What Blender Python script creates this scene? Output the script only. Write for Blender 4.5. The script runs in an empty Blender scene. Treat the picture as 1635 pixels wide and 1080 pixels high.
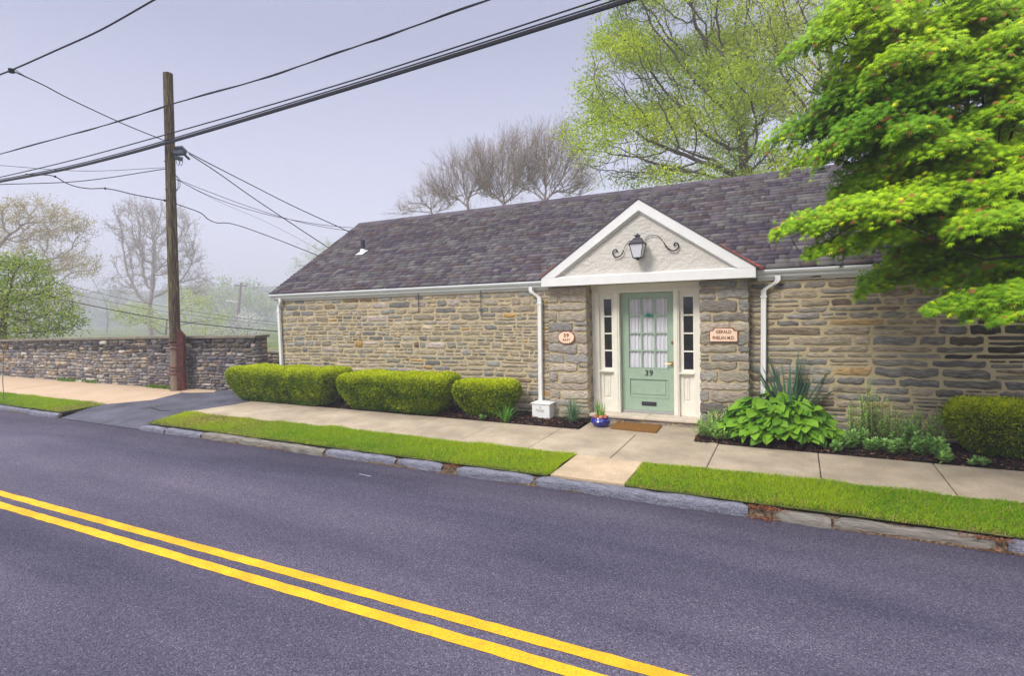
import bpy, math, random
import numpy as np
from mathutils import Vector, Matrix
R = math.radians
rng = np.random.default_rng(7); random.seed(7)
SC = bpy.context.scene
COL = SC.collection

# ------------------------------------------------------------------ camera
CZ = 2.0
YAW, PITCH, ROLL, FPX = R(27.25), R(3.15), R(-1.56), 882.0
fw = Vector((-math.sin(YAW)*math.cos(PITCH), math.cos(YAW)*math.cos(PITCH), -math.sin(PITCH)))
rt = Vector((math.cos(YAW), math.sin(YAW), 0)); up = rt.cross(fw)
rt2 = math.cos(ROLL)*rt + math.sin(ROLL)*up
up2 = -math.sin(ROLL)*rt + math.cos(ROLL)*up
cam = bpy.data.cameras.new('camera'); co = bpy.data.objects.new('camera', cam); COL.objects.link(co)
mat = Matrix((rt2, up2, -fw)).transposed().to_4x4(); mat.translation = (0, 0, CZ)
co.matrix_world = mat
cam.sensor_width = 36; cam.lens = 36*FPX/1635; cam.clip_end = 2000; cam.clip_start = 0.05
SC.camera = co

# ------------------------------------------------------------------ world: overcast morning
SUN_EL, SUN_AZ = R(44), R(203)        # azimuth from +Y, clockwise; soft light from behind the camera
w = bpy.data.worlds.new('World'); SC.world = w; w.use_nodes = True
nt = w.node_tree; nt.nodes.clear()
def N(t, **k):
    n = nt.nodes.new(t)
    for a, b in k.items(): setattr(n, a, b)
    return n
out = N('ShaderNodeOutputWorld'); mixs = N('ShaderNodeMixShader'); bg1 = N('ShaderNodeBackground'); bg2 = N('ShaderNodeBackground')
sky = N('ShaderNodeTexSky', sky_type='NISHITA', sun_disc=False, sun_elevation=SUN_EL, sun_rotation=SUN_AZ, air_density=1.5, dust_density=4.0)
nt.links.new(sky.outputs[0], bg1.inputs[0]); bg1.inputs[1].default_value = 0.08
tc = N('ShaderNodeTexCoord'); sep = N('ShaderNodeSeparateXYZ'); rmp = N('ShaderNodeValToRGB')
nt.links.new(tc.outputs['Generated'], sep.inputs[0]); nt.links.new(sep.outputs[2], rmp.inputs[0])
els = rmp.color_ramp.elements
els[0].position = 0.0; els[0].color = (0.46, 0.465, 0.58, 1)
els[1].position = 1.0; els[1].color = (1.7, 1.68, 1.74, 1)
for p, c in ((0.15, (0.40, 0.405, 0.52, 1)), (0.42, (0.225, 0.232, 0.325, 1)), (0.55, (0.22, 0.225, 0.31, 1)), (0.72, (1.0, 1.0, 1.06, 1))):
    e = els.new(p); e.color = c
nt.links.new(rmp.outputs[0], bg2.inputs[0]); bg2.inputs[1].default_value = 1.0
mixs.inputs[0].default_value = 0.86
nt.links.new(bg1.outputs[0], mixs.inputs[1]); nt.links.new(bg2.outputs[0], mixs.inputs[2]); nt.links.new(mixs.outputs[0], out.inputs[0])

sl = bpy.data.lights.new('sun', 'SUN'); sl.energy = 1.5; sl.angle = R(16); sl.color = (1.0, 0.965, 0.91)
so = bpy.data.objects.new('sun', sl); COL.objects.link(so)
sd = Vector((math.sin(SUN_AZ)*math.cos(SUN_EL), math.cos(SUN_AZ)*math.cos(SUN_EL), math.sin(SUN_EL)))
so.rotation_euler = sd.to_track_quat('Z', 'Y').to_euler()

SC.view_settings.view_transform = 'Standard'; SC.view_settings.look = 'None'
SC.view_settings.exposure = 1.08; SC.view_settings.gamma = 1.0
SC.render.engine = 'CYCLES'
try:
    SC.cycles.use_denoising = True; SC.cycles.denoising_prefilter = 'FAST'; SC.cycles.denoising_input_passes = 'RGB_ALBEDO_NORMAL'
    SC.cycles.max_bounces = 6; SC.cycles.diffuse_bounces = 3; SC.cycles.glossy_bounces = 2
    SC.cycles.transmission_bounces = 3; SC.cycles.volume_bounces = 1; SC.cycles.transparent_max_bounces = 6
except Exception: pass

# ------------------------------------------------------------------ measuring helpers
def ray(p):
    return rt2*((p[0]-817.5)/FPX) - up2*((p[1]-540)/FPX) + fw
def atY(px, py, Y):
    r = ray((px, py)); k = Y/r.y; return Vector((r.x*k, Y, r.z*k+CZ))
def atZ(px, py, z):
    r = ray((px, py)); k = (z-CZ)/r.z; return Vector((r.x*k, r.y*k, z))
def atD(px, py, d):
    r = ray((px, py)); return Vector((r.x*d, r.y*d, r.z*d+CZ))
def gz(x, y): return -.006*(x+2)+.02*(y-8.5)
def rz(x, y): return -.006*(x+2)-.165+.015*(5.7-y)

# ------------------------------------------------------------------ object helpers
def tag(o, label=None, cat=None, group=None, kind=None):
    if label: o['label'] = label
    if cat: o['category'] = cat
    if group: o['group'] = group
    if kind: o['kind'] = kind
    return o
def empty(name, loc=(0, 0, 0), rz_=0):
    o = bpy.data.objects.new(name, None); COL.objects.link(o); o.location = loc; o.rotation_euler = (0, 0, rz_)
    o.empty_display_size = .2
    return o
PW = {}
def link(name, me, parent):
    o = bpy.data.objects.new(name, me); COL.objects.link(o)
    if parent:
        o.parent = parent
        o.matrix_parent_inverse = wm(parent).inverted()
    return o
def wm(o):
    m = Matrix.LocRotScale(o.location, o.rotation_euler, None)
    if o.parent: m = wm(o.parent) @ o.matrix_parent_inverse @ m
    return m
def np_mesh(name, V, F, m, parent=None, col=None, smooth=False):
    """V (n,3), F (m,k) or list of such arrays; col per vertex (n,3)"""
    if not isinstance(F, (list, tuple)): F = [F]
    F = [np.asarray(f, dtype=np.int32) for f in F if len(f)]
    V = np.asarray(V, dtype=np.float32)
    me = bpy.data.meshes.new(name)
    me.vertices.add(len(V)); me.vertices.foreach_set('co', V.ravel())
    tot = sum(f.size for f in F); npoly = sum(len(f) for f in F)
    me.loops.add(tot); me.loops.foreach_set('vertex_index', np.concatenate([f.ravel() for f in F]))
    starts = []; s = 0
    for f in F:
        starts.append(s+np.arange(len(f))*f.shape[1]); s += f.size
    me.polygons.add(npoly); me.polygons.foreach_set('loop_start', np.concatenate(starts).astype(np.int32))
    if smooth: me.polygons.foreach_set('use_smooth', np.ones(npoly, dtype=bool))
    if col is not None:
        a = me.color_attributes.new('Col', 'FLOAT_COLOR', 'POINT')
        c = np.ones((len(V), 4), dtype=np.float32); c[:, :3] = col
        a.data.foreach_set('color', c.ravel())
    me.update(calc_edges=True); me.validate()
    me.materials.append(m)
    return link(name, me, parent)

class MB:
    def __init__(s): s.v = []; s.f = []; s.c = []; s.cc = None
    def add(s, vs, fs):
        n = len(s.v); s.v += [tuple(v) for v in vs]; s.f += [tuple(i+n for i in f) for f in fs]
        s.c += [s.cc or (1, 1, 1)]*len(vs); return s
    def box(s, x0, x1, y0, y1, z0, z1, bev=0):
        if bev <= 0:
            return s.add([(x, y, z) for z in (z0, z1) for y in (y0, y1) for x in (x0, x1)],
                  [(0, 2, 3, 1), (4, 5, 7, 6), (0, 1, 5, 4), (2, 6, 7, 3), (0, 4, 6, 2), (1, 3, 7, 5)])
        b = bev; vs = []; key = {}
        for sx in (0, 1):
            for sy in (0, 1):
                for sz in (0, 1):
                    X = (x0, x1)[sx]; Y = (y0, y1)[sy]; Z = (z0, z1)[sz]
                    dx = (b, -b)[sx]; dy = (b, -b)[sy]; dz = (b, -b)[sz]
                    key[sx, sy, sz, 0] = len(vs); vs.append((X, Y+dy, Z+dz))
                    key[sx, sy, sz, 1] = len(vs); vs.append((X+dx, Y, Z+dz))
                    key[sx, sy, sz, 2] = len(vs); vs.append((X+dx, Y+dy, Z))
        k = lambda *a: key[a]; fs = []
        for sx in (0, 1): fs.append((k(sx,0,0,0), k(sx,1,0,0), k(sx,1,1,0), k(sx,0,1,0)))
        for sy in (0, 1): fs.append((k(0,sy,0,1), k(1,sy,0,1), k(1,sy,1,1), k(0,sy,1,1)))
        for sz in (0, 1): fs.append((k(0,0,sz,2), k(1,0,sz,2), k(1,1,sz,2), k(0,1,sz,2)))
        for a in (0, 1):
            for c in (0, 1):
                fs.append((k(a,c,0,0), k(a,c,1,0), k(a,c,1,1), k(a,c,0,1)))
                fs.append((k(a,0,c,0), k(a,1,c,0), k(a,1,c,2), k(a,0,c,2)))
                fs.append((k(0,a,c,1), k(1,a,c,1), k(1,a,c,2), k(0,a,c,2)))
                for d in (0, 1): fs.append((k(a,c,d,0), k(a,c,d,1), k(a,c,d,2)))
        return s.add(vs, fs)
    def prism(s, poly, axis, a, b):
        """poly 2-D; axis 'x': poly=(y,z); 'y': poly=(x,z); 'z': poly=(x,y)"""
        f = {'x': lambda p, t: (t, p[0], p[1]), 'y': lambda p, t: (p[0], t, p[1]), 'z': lambda p, t: (p[0], p[1], t)}[axis]
        n = len(poly); vs = [f(p, a) for p in poly]+[f(p, b) for p in poly]
        return s.add(vs, [tuple(range(n)), tuple(range(2*n-1, n-1, -1))]+[(i, (i+1) % n, n+(i+1) % n, n+i) for i in range(n)])
    def tube(s, pts, r, k=8, caps=True):
        pts = [Vector(p) for p in pts]; n = len(pts)
        rs = r if isinstance(r, (list, tuple)) else [r]*n
        vs = []; ref = None
        for i, p in enumerate(pts):
            d = (pts[min(i+1, n-1)]-pts[max(i-1, 0)]).normalized()
            if ref is None: ref = d.orthogonal().normalized()
            ref = (ref-d*ref.dot(d)).normalized(); b = d.cross(ref)
            for j in range(k):
                a = 2*math.pi*j/k; vs.append(p+(ref*math.cos(a)+b*math.sin(a))*rs[i])
        fs = [(i*k+j, i*k+(j+1) % k, (i+1)*k+(j+1) % k, (i+1)*k+j) for i in range(n-1) for j in range(k)]
        if caps: fs += [tuple(range(k-1, -1, -1)), tuple(range((n-1)*k, n*k))]
        return s.add(vs, fs)
    def lathe(s, prof, c, k=24, sx=1, sy=1):
        vs = [(c[0]+r*math.cos(2*math.pi*j/k)*sx, c[1]+r*math.sin(2*math.pi*j/k)*sy, c[2]+z) for r, z in prof for j in range(k)]
        n = len(prof)
        fs = [(i*k+j, i*k+(j+1) % k, (i+1)*k+(j+1) % k, (i+1)*k+j) for i in range(n-1) for j in range(k)]
        fs += [tuple(range(k-1, -1, -1)), tuple(range((n-1)*k, n*k))]
        return s.add(vs, fs)
    def build(s, name, m, parent=None, smooth=False, col=False):
        me = bpy.data.meshes.new(name); me.from_pydata(s.v, [], s.f)
        if smooth: me.shade_smooth() if hasattr(me, 'shade_smooth') else None
        if smooth:
            try: me.set_sharp_from_angle(angle=R(40))
            except Exception: pass
        if col:
            a = me.color_attributes.new('Col', 'FLOAT_COLOR', 'POINT')
            a.data.foreach_set('color', np.array([tuple(c)+(1,) for c in s.c], dtype=np.float32).ravel())
        me.update(); me.materials.append(m)
        return link(name, me, parent)

# ------------------------------------------------------------------ materials
def material(name, base=(.5, .5, .5), rough=.8, spec=.3, metal=0, noise=0, nscale=10, stretch=(1, 1, 1), bump=0, bscale=40,
             bstretch=None, col2=None, attr=False, trans=0, detail=6, coat=0, bdist=.01, speck=None, speckscale=300, speckamt=.5, nlo=.35, nhi=.65):
    m = bpy.data.materials.new(name); m.use_nodes = True; t = m.node_tree; t.nodes.clear()
    L = t.links.new
    o = t.nodes.new('ShaderNodeOutputMaterial'); b = t.nodes.new('ShaderNodeBsdfPrincipled')
    b.inputs['Roughness'].default_value = rough; b.inputs['Specular IOR Level'].default_value = spec; b.inputs['Metallic'].default_value = metal
    if coat: b.inputs['Coat Weight'].default_value = coat; b.inputs['Coat Roughness'].default_value = .1
    tc = t.nodes.new('ShaderNodeTexCoord')
    def mapped(st):
        mp = t.nodes.new('ShaderNodeMapping'); mp.inputs['Scale'].default_value = st; L(tc.outputs['Object'], mp.inputs[0]); return mp.outputs[0]
    if attr:
        a = t.nodes.new('ShaderNodeAttribute'); a.attribute_name = 'Col'; c = a.outputs['Color']
    else:
        a = t.nodes.new('ShaderNodeRGB'); a.outputs[0].default_value = (*base, 1); c = a.outputs[0]
    def mix(kind, f, A, B):
        x = t.nodes.new('ShaderNodeMix'); x.data_type = 'RGBA'; x.blend_type = kind
        if isinstance(f, float): x.inputs[0].default_value = f
        else: L(f, x.inputs[0])
        for s_, v in ((x.inputs[6], A), (x.inputs[7], B)):
            if isinstance(v, tuple): s_.default_value = (*v, 1)
            else: L(v, s_)
        return x.outputs[2]
    if noise or col2:
        n = t.nodes.new('ShaderNodeTexNoise'); n.inputs['Scale'].default_value = nscale; n.inputs['Detail'].default_value = detail; n.inputs['Roughness'].default_value = .6
        L(mapped(stretch), n.inputs['Vector'])
        mr = t.nodes.new('ShaderNodeMapRange'); mr.inputs[1].default_value = nlo; mr.inputs[2].default_value = nhi
        L(n.outputs['Fac'], mr.inputs[0])
        if col2: c = mix('MIX', mr.outputs[0], c, col2)
        if noise:
            m2 = t.nodes.new('ShaderNodeMapRange'); m2.inputs[3].default_value = 1-noise; m2.inputs[4].default_value = 1+noise
            L(mr.outputs[0], m2.inputs[0])
            vm = t.nodes.new('ShaderNodeVectorMath'); vm.operation = 'SCALE'; L(c, vm.inputs[0]); L(m2.outputs[0], vm.inputs['Scale']); c = vm.outputs[0]
    if speck:
        n = t.nodes.new('ShaderNodeTexNoise'); n.inputs['Scale'].default_value = speckscale; n.inputs['Detail'].default_value = 2
        L(mapped((1, 1, 1)), n.inputs['Vector'])
        mr = t.nodes.new('ShaderNodeMapRange'); mr.inputs[1].default_value = .52; mr.inputs[2].default_value = .68; mr.inputs[4].default_value = speckamt
        L(n.outputs['Fac'], mr.inputs[0]); c = mix('MIX', mr.outputs[0], c, speck)
    L(c, b.inputs['Base Color'])
    if bump:
        n = t.nodes.new('ShaderNodeTexNoise'); n.inputs['Scale'].default_value = bscale; n.inputs['Detail'].default_value = 8; n.inputs['Roughness'].default_value = .65
        L(mapped(bstretch or stretch), n.inputs['Vector'])
        bp = t.nodes.new('ShaderNodeBump'); bp.inputs['Strength'].default_value = bump; bp.inputs['Distance'].default_value = bdist
        L(n.outputs['Fac'], bp.inputs['Height']); L(bp.outputs[0], b.inputs['Normal'])
    if trans:
        tr = t.nodes.new('ShaderNodeBsdfTranslucent'); L(c, tr.inputs[0])
        mx = t.nodes.new('ShaderNodeMixShader'); mx.inputs[0].default_value = trans
        L(b.outputs[0], mx.inputs[1]); L(tr.outputs[0], mx.inputs[2]); L(mx.outputs[0], o.inputs[0])
    else: L(b.outputs[0], o.inputs[0])
    m['_c'] = 1
    return m
M = dict(
    stone=material('fieldstone', attr=True, rough=.92, spec=.08, noise=.40, nscale=5, stretch=(2.2, 2.2, 13), bump=.9, bscale=9, bstretch=(1.5, 1.5, 9), bdist=.03),
    mortar=material('mortar', (.58, .475, .29), .95, .1, noise=.2, nscale=3, bump=.8, bscale=25, bdist=.02, col2=(.42, .345, .225), nlo=.45, nhi=.8),
    darkmortar=material('old mortar', (.17, .145, .12), .95, .1, noise=.3, nscale=5, bump=.8, bscale=20, bdist=.02),
    coping=material('coping', (.20, .175, .13), .9, .2, noise=.25, nscale=5, bump=.6, bscale=30),
    shingle=material('asphalt shingle', attr=True, rough=.95, spec=.1, noise=.15, nscale=60, bump=.6, bscale=300, bdist=.004),
    white=material('white paint', (.78, .775, .75), .45, .4, noise=.03, nscale=5),
    gutter=material('gutter metal', (.70, .72, .73), .4, .4, noise=.08, nscale=4, stretch=(.6, 1, 8)),
    cream=material('cream paint', (.80, .77, .66), .5, .4, noise=.04, nscale=6),
    stucco=material('stucco', (.66, .625, .56), .9, .1, noise=.05, nscale=6, bump=1, bscale=11, bstretch=(1, 1, 1.6), bdist=.035),
    green=material('sage door paint', (.32, .43, .315), .4, .4, noise=.06, nscale=8),
    curtain=material('curtain', (.80, .80, .84), .8, .1, trans=.2),
    black=material('black iron', (.018, .018, .024), .5, .5, bump=.2, bscale=60),
    darkmetal=material('dark metal', (.04, .035, .05), .5, .4),
    brass=material('brass', (.55, .36, .16), .35, .5, metal=.8),
    steel=material('threshold', (.42, .41, .42), .45, .5, metal=.6),
    wood=material('weathered pole wood', (.15, .105, .07), .95, .1, noise=.45, nscale=3, stretch=(12, 12, .8), bump=1, bscale=10, bstretch=(9, 9, .6), bdist=.03, col2=(.21, .195, .09), nlo=.45, nhi=.7),
    palewood=material('split pole wood', (.42, .33, .24), .9, .1, noise=.5, nscale=3, stretch=(12, 12, .9), bump=1, bscale=10, bstretch=(9, 9, .6), bdist=.02, col2=(.12, .08, .06)),
    rust=material('rust red steel', (.14, .045, .032), .7, .3, noise=.4, nscale=9, bump=.3, bscale=40),
    wire=material('cable sheath', (.012, .012, .020), .8, .3),
    conc=material('sidewalk concrete', attr=True, rough=.92, spec=.15, noise=.2, nscale=1.7, bump=.35, bscale=120, bdist=.006, speck=(.20, .15, .11), speckscale=75, speckamt=.5),
    tan=material('tan concrete', (.52, .38, .25), .92, .15, noise=.1, nscale=1.5, bump=.3, bscale=120, bdist=.005, col2=(.46, .345, .24)),
    joint=material('joint soil', (.07, .045, .03), .95, .05, noise=.4, nscale=30, bump=.6, bscale=60, col2=(.14, .10, .065)),
    mulch=material('mulch', (.026, .018, .018), .95, .04, noise=.5, nscale=30, bump=1, bscale=45, bdist=.04),
    chips=material('bark chips', attr=True, rough=.95, spec=.1),
    asphalt=None,
    drive=material('driveway asphalt', (.075, .075, .10), .85, .25, noise=.35, nscale=1.5, bump=.6, bscale=90, bdist=.01, speck=(.2, .19, .2), speckscale=110, speckamt=.35),
    yellow=material('yellow road paint', (.76, .41, .010), .75, .25, noise=.16, nscale=4, bump=.5, bscale=150, bdist=.006, speck=(.20, .14, .06), speckscale=85, speckamt=.6),
    soil=material('verge soil', (.10, .13, .025), .95, .1, noise=.4, nscale=7, bump=.8, bscale=60, col2=(.16, .12, .05), nlo=.5, nhi=.7),
    meadow=material('meadow', (.08, .13, .03), .95, .1, noise=.4, nscale=.3, col2=(.14, .15, .05)),
    grass=material('grass blades', attr=True, rough=.7, spec=.10, trans=.3),
    mapleleaf=material('maple leaves', attr=True, rough=.55, spec=.12, trans=.22),
    leaf=material('leaves', attr=True, rough=.6, spec=.12, trans=.35),
    hosta=material('hosta leaves', attr=True, rough=.45, spec=.25, trans=.25, bump=.25, bscale=20),
    needle=material('yew needles', attr=True, rough=.65, spec=.10, trans=.15),
    core=material('shrub inner twigs', (.028, .04, .010), .95, .05, noise=.5, nscale=30, bump=1, bscale=30, bdist=.05),
    bark=material('bark', (.12, .095, .075), .95, .1, noise=.4, nscale=6, stretch=(2, 2, .6), bump=.8, bscale=14, bdist=.03),
    palebark=material('grey brown bark', (.17, .14, .12), .95, .1, noise=.3, nscale=5, bump=.6, bscale=14),
    twigbark=material('twig bark', (.34, .275, .25), .95, .1, noise=.3, nscale=5),
    darkbark=material('dark maple bark', (.045, .035, .03), .9, .15, noise=.4, nscale=8, bump=.6, bscale=20),
    kerb=material('kerb granite', (.15, .155, .20), .8, .3, noise=.3, nscale=8, stretch=(1, 2, 3), bump=1, bscale=16, bdist=.03, speck=(.42, .42, .46), speckscale=90, speckamt=.6),
    slate=material('weathered kerb slate', (.22, .20, .17), .85, .25, noise=.35, nscale=5, stretch=(1, 6, 8), bump=1, bscale=8, bstretch=(1, 6, 9), bdist=.03),
    cobalt=material('cobalt glaze', (.012, .012, .22), .12, .6, coat=.6, noise=.1, nscale=5),
    terra=material('terracotta', (.50, .17, .09), .8, .2, noise=.2, nscale=20),
    coir=material('coir mat', (.24, .12, .035), .98, .05, noise=.35, nscale=60, bump=1, bscale=200, bdist=.01),
    signface=material('sign face', (.85, .62, .44), .5, .3, noise=.04, nscale=8),
    signedge=material('sign edge', (.23, .075, .045), .6, .3, noise=.1, nscale=20),
    greenplastic=material('green ornament', (.0, .22, .13), .4, .4),
    flash=material('white flashing', (.75, .76, .80), .5, .4),
    copper=material('rusty flashing', (.32, .06, .03), .7, .3, noise=.3, nscale=20),
    glassbulb=material('lamp glass', (.72, .72, .76), .15, .5),
    sillstone=material('sill stone', (.60, .52, .41), .8, .2, noise=.1, nscale=6, bump=.2, bscale=50),
    hill=material('far wooded hill', (.09, .115, .06), .95, .05, noise=.5, nscale=.12, bump=1, bscale=.2, bdist=2),
    blossom=material('white blossom', attr=True, rough=.7, spec=.1, trans=.3),
)
# dark window glass
def glassmat(name, base, rough=.06):
    m = bpy.data.materials.new(name); m.use_nodes = True; b = m.node_tree.nodes['Principled BSDF']
    b.inputs['Base Color'].default_value = (*base, 1); b.inputs['Roughness'].default_value = rough; b.inputs['Specular IOR Level'].default_value = .6
    n = m.node_tree.nodes.new('ShaderNodeTexNoise'); n.inputs['Scale'].default_value = 3
    bp = m.node_tree.nodes.new('ShaderNodeBump'); bp.inputs['Strength'].default_value = .04; bp.inputs['Distance'].default_value = .02
    m.node_tree.links.new(n.outputs[0], bp.inputs['Height']); m.node_tree.links.new(bp.outputs[0], b.inputs['Normal'])
    return m
M['darkglass'] = glassmat('dark window glass', (.012, .012, .018))
def asphalt():
    m = bpy.data.materials.new('road asphalt'); m.use_nodes = True; t = m.node_tree; t.nodes.clear(); L = t.links.new
    nn = lambda k: t.nodes.new(k)
    o = nn('ShaderNodeOutputMaterial'); b = nn('ShaderNodeBsdfPrincipled'); L(b.outputs[0], o.inputs[0])
    b.inputs['Roughness'].default_value = .88; b.inputs['Specular IOR Level'].default_value = .12
    tc = nn('ShaderNodeTexCoord')
    def noise(sc, st=(1, 1, 1), det=4, ro=.6):
        mp = nn('ShaderNodeMapping'); mp.inputs['Scale'].default_value = st; L(tc.outputs['Object'], mp.inputs[0])
        n = nn('ShaderNodeTexNoise'); n.inputs['Scale'].default_value = sc; n.inputs['Detail'].default_value = det; n.inputs['Roughness'].default_value = ro
        L(mp.outputs[0], n.inputs['Vector']); return n.outputs['Fac']
    def ramp(f, *st):
        r = nn('ShaderNodeValToRGB'); e = r.color_ramp.elements
        e[0].position, e[0].color = st[0][0], (*st[0][1], 1); e[1].position, e[1].color = st[-1][0], (*st[-1][1], 1)
        for p, c in st[1:-1]: x = e.new(p); x.color = (*c, 1)
        L(f, r.inputs[0]); return r.outputs[0]
    def mix(k, f, A, B):
        x = nn('ShaderNodeMix'); x.data_type = 'RGBA'; x.blend_type = k
        if isinstance(f, float): x.inputs[0].default_value = f
        else: L(f, x.inputs[0])
        L(A, x.inputs[6]); L(B, x.inputs[7]); return x.outputs[2]
    # aggregate: voronoi pebbles with individual tints
    mp = nn('ShaderNodeMapping'); L(tc.outputs['Object'], mp.inputs[0])
    v = nn('ShaderNodeTexVoronoi'); v.inputs['Scale'].default_value = 125; L(mp.outputs[0], v.inputs['Vector'])
    sepc = nn('ShaderNodeSeparateColor'); L(v.outputs['Color'], sepc.inputs[0])
    peb = ramp(sepc.outputs[0], (0., (.022, .021, .037)), (.4, (.066, .063, .100)), (.75, (.112, .104, .155)), (.93, (.170, .152, .20)), (1., (.28, .25, .28)))
    v2 = nn('ShaderNodeTexVoronoi'); v2.inputs['Scale'].default_value = 260; L(mp.outputs[0], v2.inputs['Vector'])
    s2 = nn('ShaderNodeSeparateColor'); L(v2.outputs['Color'], s2.inputs[0])
    fine = ramp(s2.outputs[1], (0., (.045, .042, .068)), (1., (.125, .115, .168)))
    c = mix('MIX', .45, peb, fine)
    # longitudinal wheel-track wear: bands across Y with soft noise
    wear = ramp(noise(1.0, (.10, .62, 1), 3), (.36, (.70, .70, .74)), (.64, (1.42, 1.37, 1.28)))
    c = mix('MULTIPLY', 1.0, c, wear)
    blot = ramp(noise(.35, (1, 1.4, 1), 5), (.35, (.88, .88, .90)), (.7, (1.12, 1.10, 1.08)))
    c = mix('MULTIPLY', 1.0, c, blot)
    # darker gutter strip beside the kerb
    sp = nn('ShaderNodeSeparateXYZ'); L(tc.outputs['Object'], sp.inputs[0])
    ad = nn('ShaderNodeMath'); ad.operation = 'ADD'; L(sp.outputs[1], ad.inputs[0])
    nm = nn('ShaderNodeMath'); nm.operation = 'MULTIPLY'; nm.inputs[1].default_value = .5; L(noise(1.2, (.5, 1, 1)), nm.inputs[0]); L(nm.outputs[0], ad.inputs[1])
    kerb_dark = nn('ShaderNodeMapRange'); kerb_dark.inputs[1].default_value = 5.2; kerb_dark.inputs[2].default_value = 6.1; kerb_dark.inputs[3].default_value = 1; kerb_dark.inputs[4].default_value = .62
    L(ad.outputs[0], kerb_dark.inputs[0])
    vm = nn('ShaderNodeVectorMath'); vm.operation = 'SCALE'; L(c, vm.inputs[0]); L(kerb_dark.outputs[0], vm.inputs['Scale'])
    L(vm.outputs[0], b.inputs['Base Color'])
    bp = nn('ShaderNodeBump'); bp.inputs['Strength'].default_value = .7; bp.inputs['Distance'].default_value = .006
    L(v.outputs['Distance'], bp.inputs['Height']); bp.invert = True
    L(bp.outputs[0], b.inputs['Normal'])
    return m
M['asphalt'] = asphalt()

# ------------------------------------------------------------------ smooth random field
class Field:
    def __init__(s, seed, n=10, f=1.0):
        r = np.random.default_rng(seed); s.k = r.normal(0, f, (n, 3)); s.p = r.uniform(0, 6.28, n); s.n = n
    def __call__(s, P):
        return np.sin(P @ s.k.T+s.p).sum(1)/math.sqrt(s.n)
#PART2
# ================================================================== GROUND
def sheet(name, poly, zf, m, dz=0, parent=None, res=None):
    """flat polygon in plan, laid on the height function zf"""
    mb = MB(); mb.add([(x, y, zf(x, y)+dz) for x, y in poly], [tuple(range(len(poly)))])
    return mb.build(name, m, parent)
# base ground: one sheet to the horizon (drops away a little behind the houses)
xs = np.concatenate([np.linspace(-700, -60, 14), np.linspace(-50, 50, 41), np.linspace(60, 700, 14)])
ys = np.concatenate([np.linspace(-300, -20, 8), np.linspace(-12, 60, 37), np.linspace(80, 700, 14)])
GX, GY = np.meshgrid(xs, ys)
GZ = -.30 - .0*GX - np.clip((GY-14)/60, 0, 1)*1.6
g = np.stack([GX, GY, GZ], -1).reshape(-1, 3); nx, ny = len(xs), len(ys)
ii, jj = np.meshgrid(np.arange(nx-1), np.arange(ny-1)); a = (jj*nx+ii).ravel()
tag(np_mesh('ground', g, np.stack([a, a+1, a+nx+1, a+nx], 1), M['meadow']), kind='structure')

# road with a slight crown
def road_z(x, y): return rz(x, y) if y > 3 else rz(x, 3)-.015*(3-y)
mb = MB(); yy = [-7, 0, 3, 5.95]; xx = [-120, -40, 30, 90]
for j, y in enumerate(yy):
    for x in xx: mb.v.append((x, y, road_z(x, y))); mb.c.append((1, 1, 1))
for j in range(3):
    for i in range(3): mb.f.append((j*4+i, j*4+i+1, (j+1)*4+i+1, (j+1)*4+i))
tag(mb.build('road', M['asphalt']), kind='structure')
def line_strip(y_far, wd):
    mb = MB(); n = 900; vs = []
    r = random.Random(int(y_far*100))
    for i in range(n+1):
        x = -60+100*i/n; yc = y_far+.0125*(x+6.08)
        for y in (yc-wd, yc): vs.append((x, y+r.uniform(-.004, .004), road_z(x, y)+.004))
    mb.add(vs, [(2*i, 2*i+2, 2*i+3, 2*i+1) for i in range(n)])
    return mb
for yf in (3.083, 2.884):
    tag(line_strip(yf, .103).build('road_line', M['yellow']), kind='structure')
# short faint white paint dash near the kerb
p = atZ(585, 759, -.14); mb = MB(); mb.add([(p.x-.12, p.y-.012, road_z(p.x, p.y)+.004), (p.x+.1, p.y-.03, road_z(p.x, p.y)+.004), (p.x+.1, p.y-.012, road_z(p.x, p.y)+.004), (p.x-.12, p.y+.006, road_z(p.x, p.y)+.004)], [(0, 1, 2, 3)])
tag(mb.build('paint_mark', material('pale paint', (.30, .29, .30), .8)), kind='structure')

# footing strip under pavements, verges and beds
mb = MB()
for x0, x1, y0 in ((-60, -14.0, 6.03), (-14.0, -10.95, 6.95), (-10.95, 40, 6.03)):
    q = [(x0, y0), (x1, y0), (x1, 13), (x0, 13)]; mb.add([(x, y, gz(x, y)-.035-.05*(y0 > 6.5)) for x, y in q], [(0, 1, 2, 3)])
    if y0 < 6.5: mb.add([(x0, 5.925, rz(x0, 5.925)+.002), (x1, 5.925, rz(x1, 5.925)+.002), (x1, 6.03, gz(x1, 6.03)-.035), (x0, 6.03, gz(x0, 6.03)-.035)], [(0, 1, 2, 3)])
tag(mb.build('earth_base', M['joint']), kind='structure')

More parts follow.
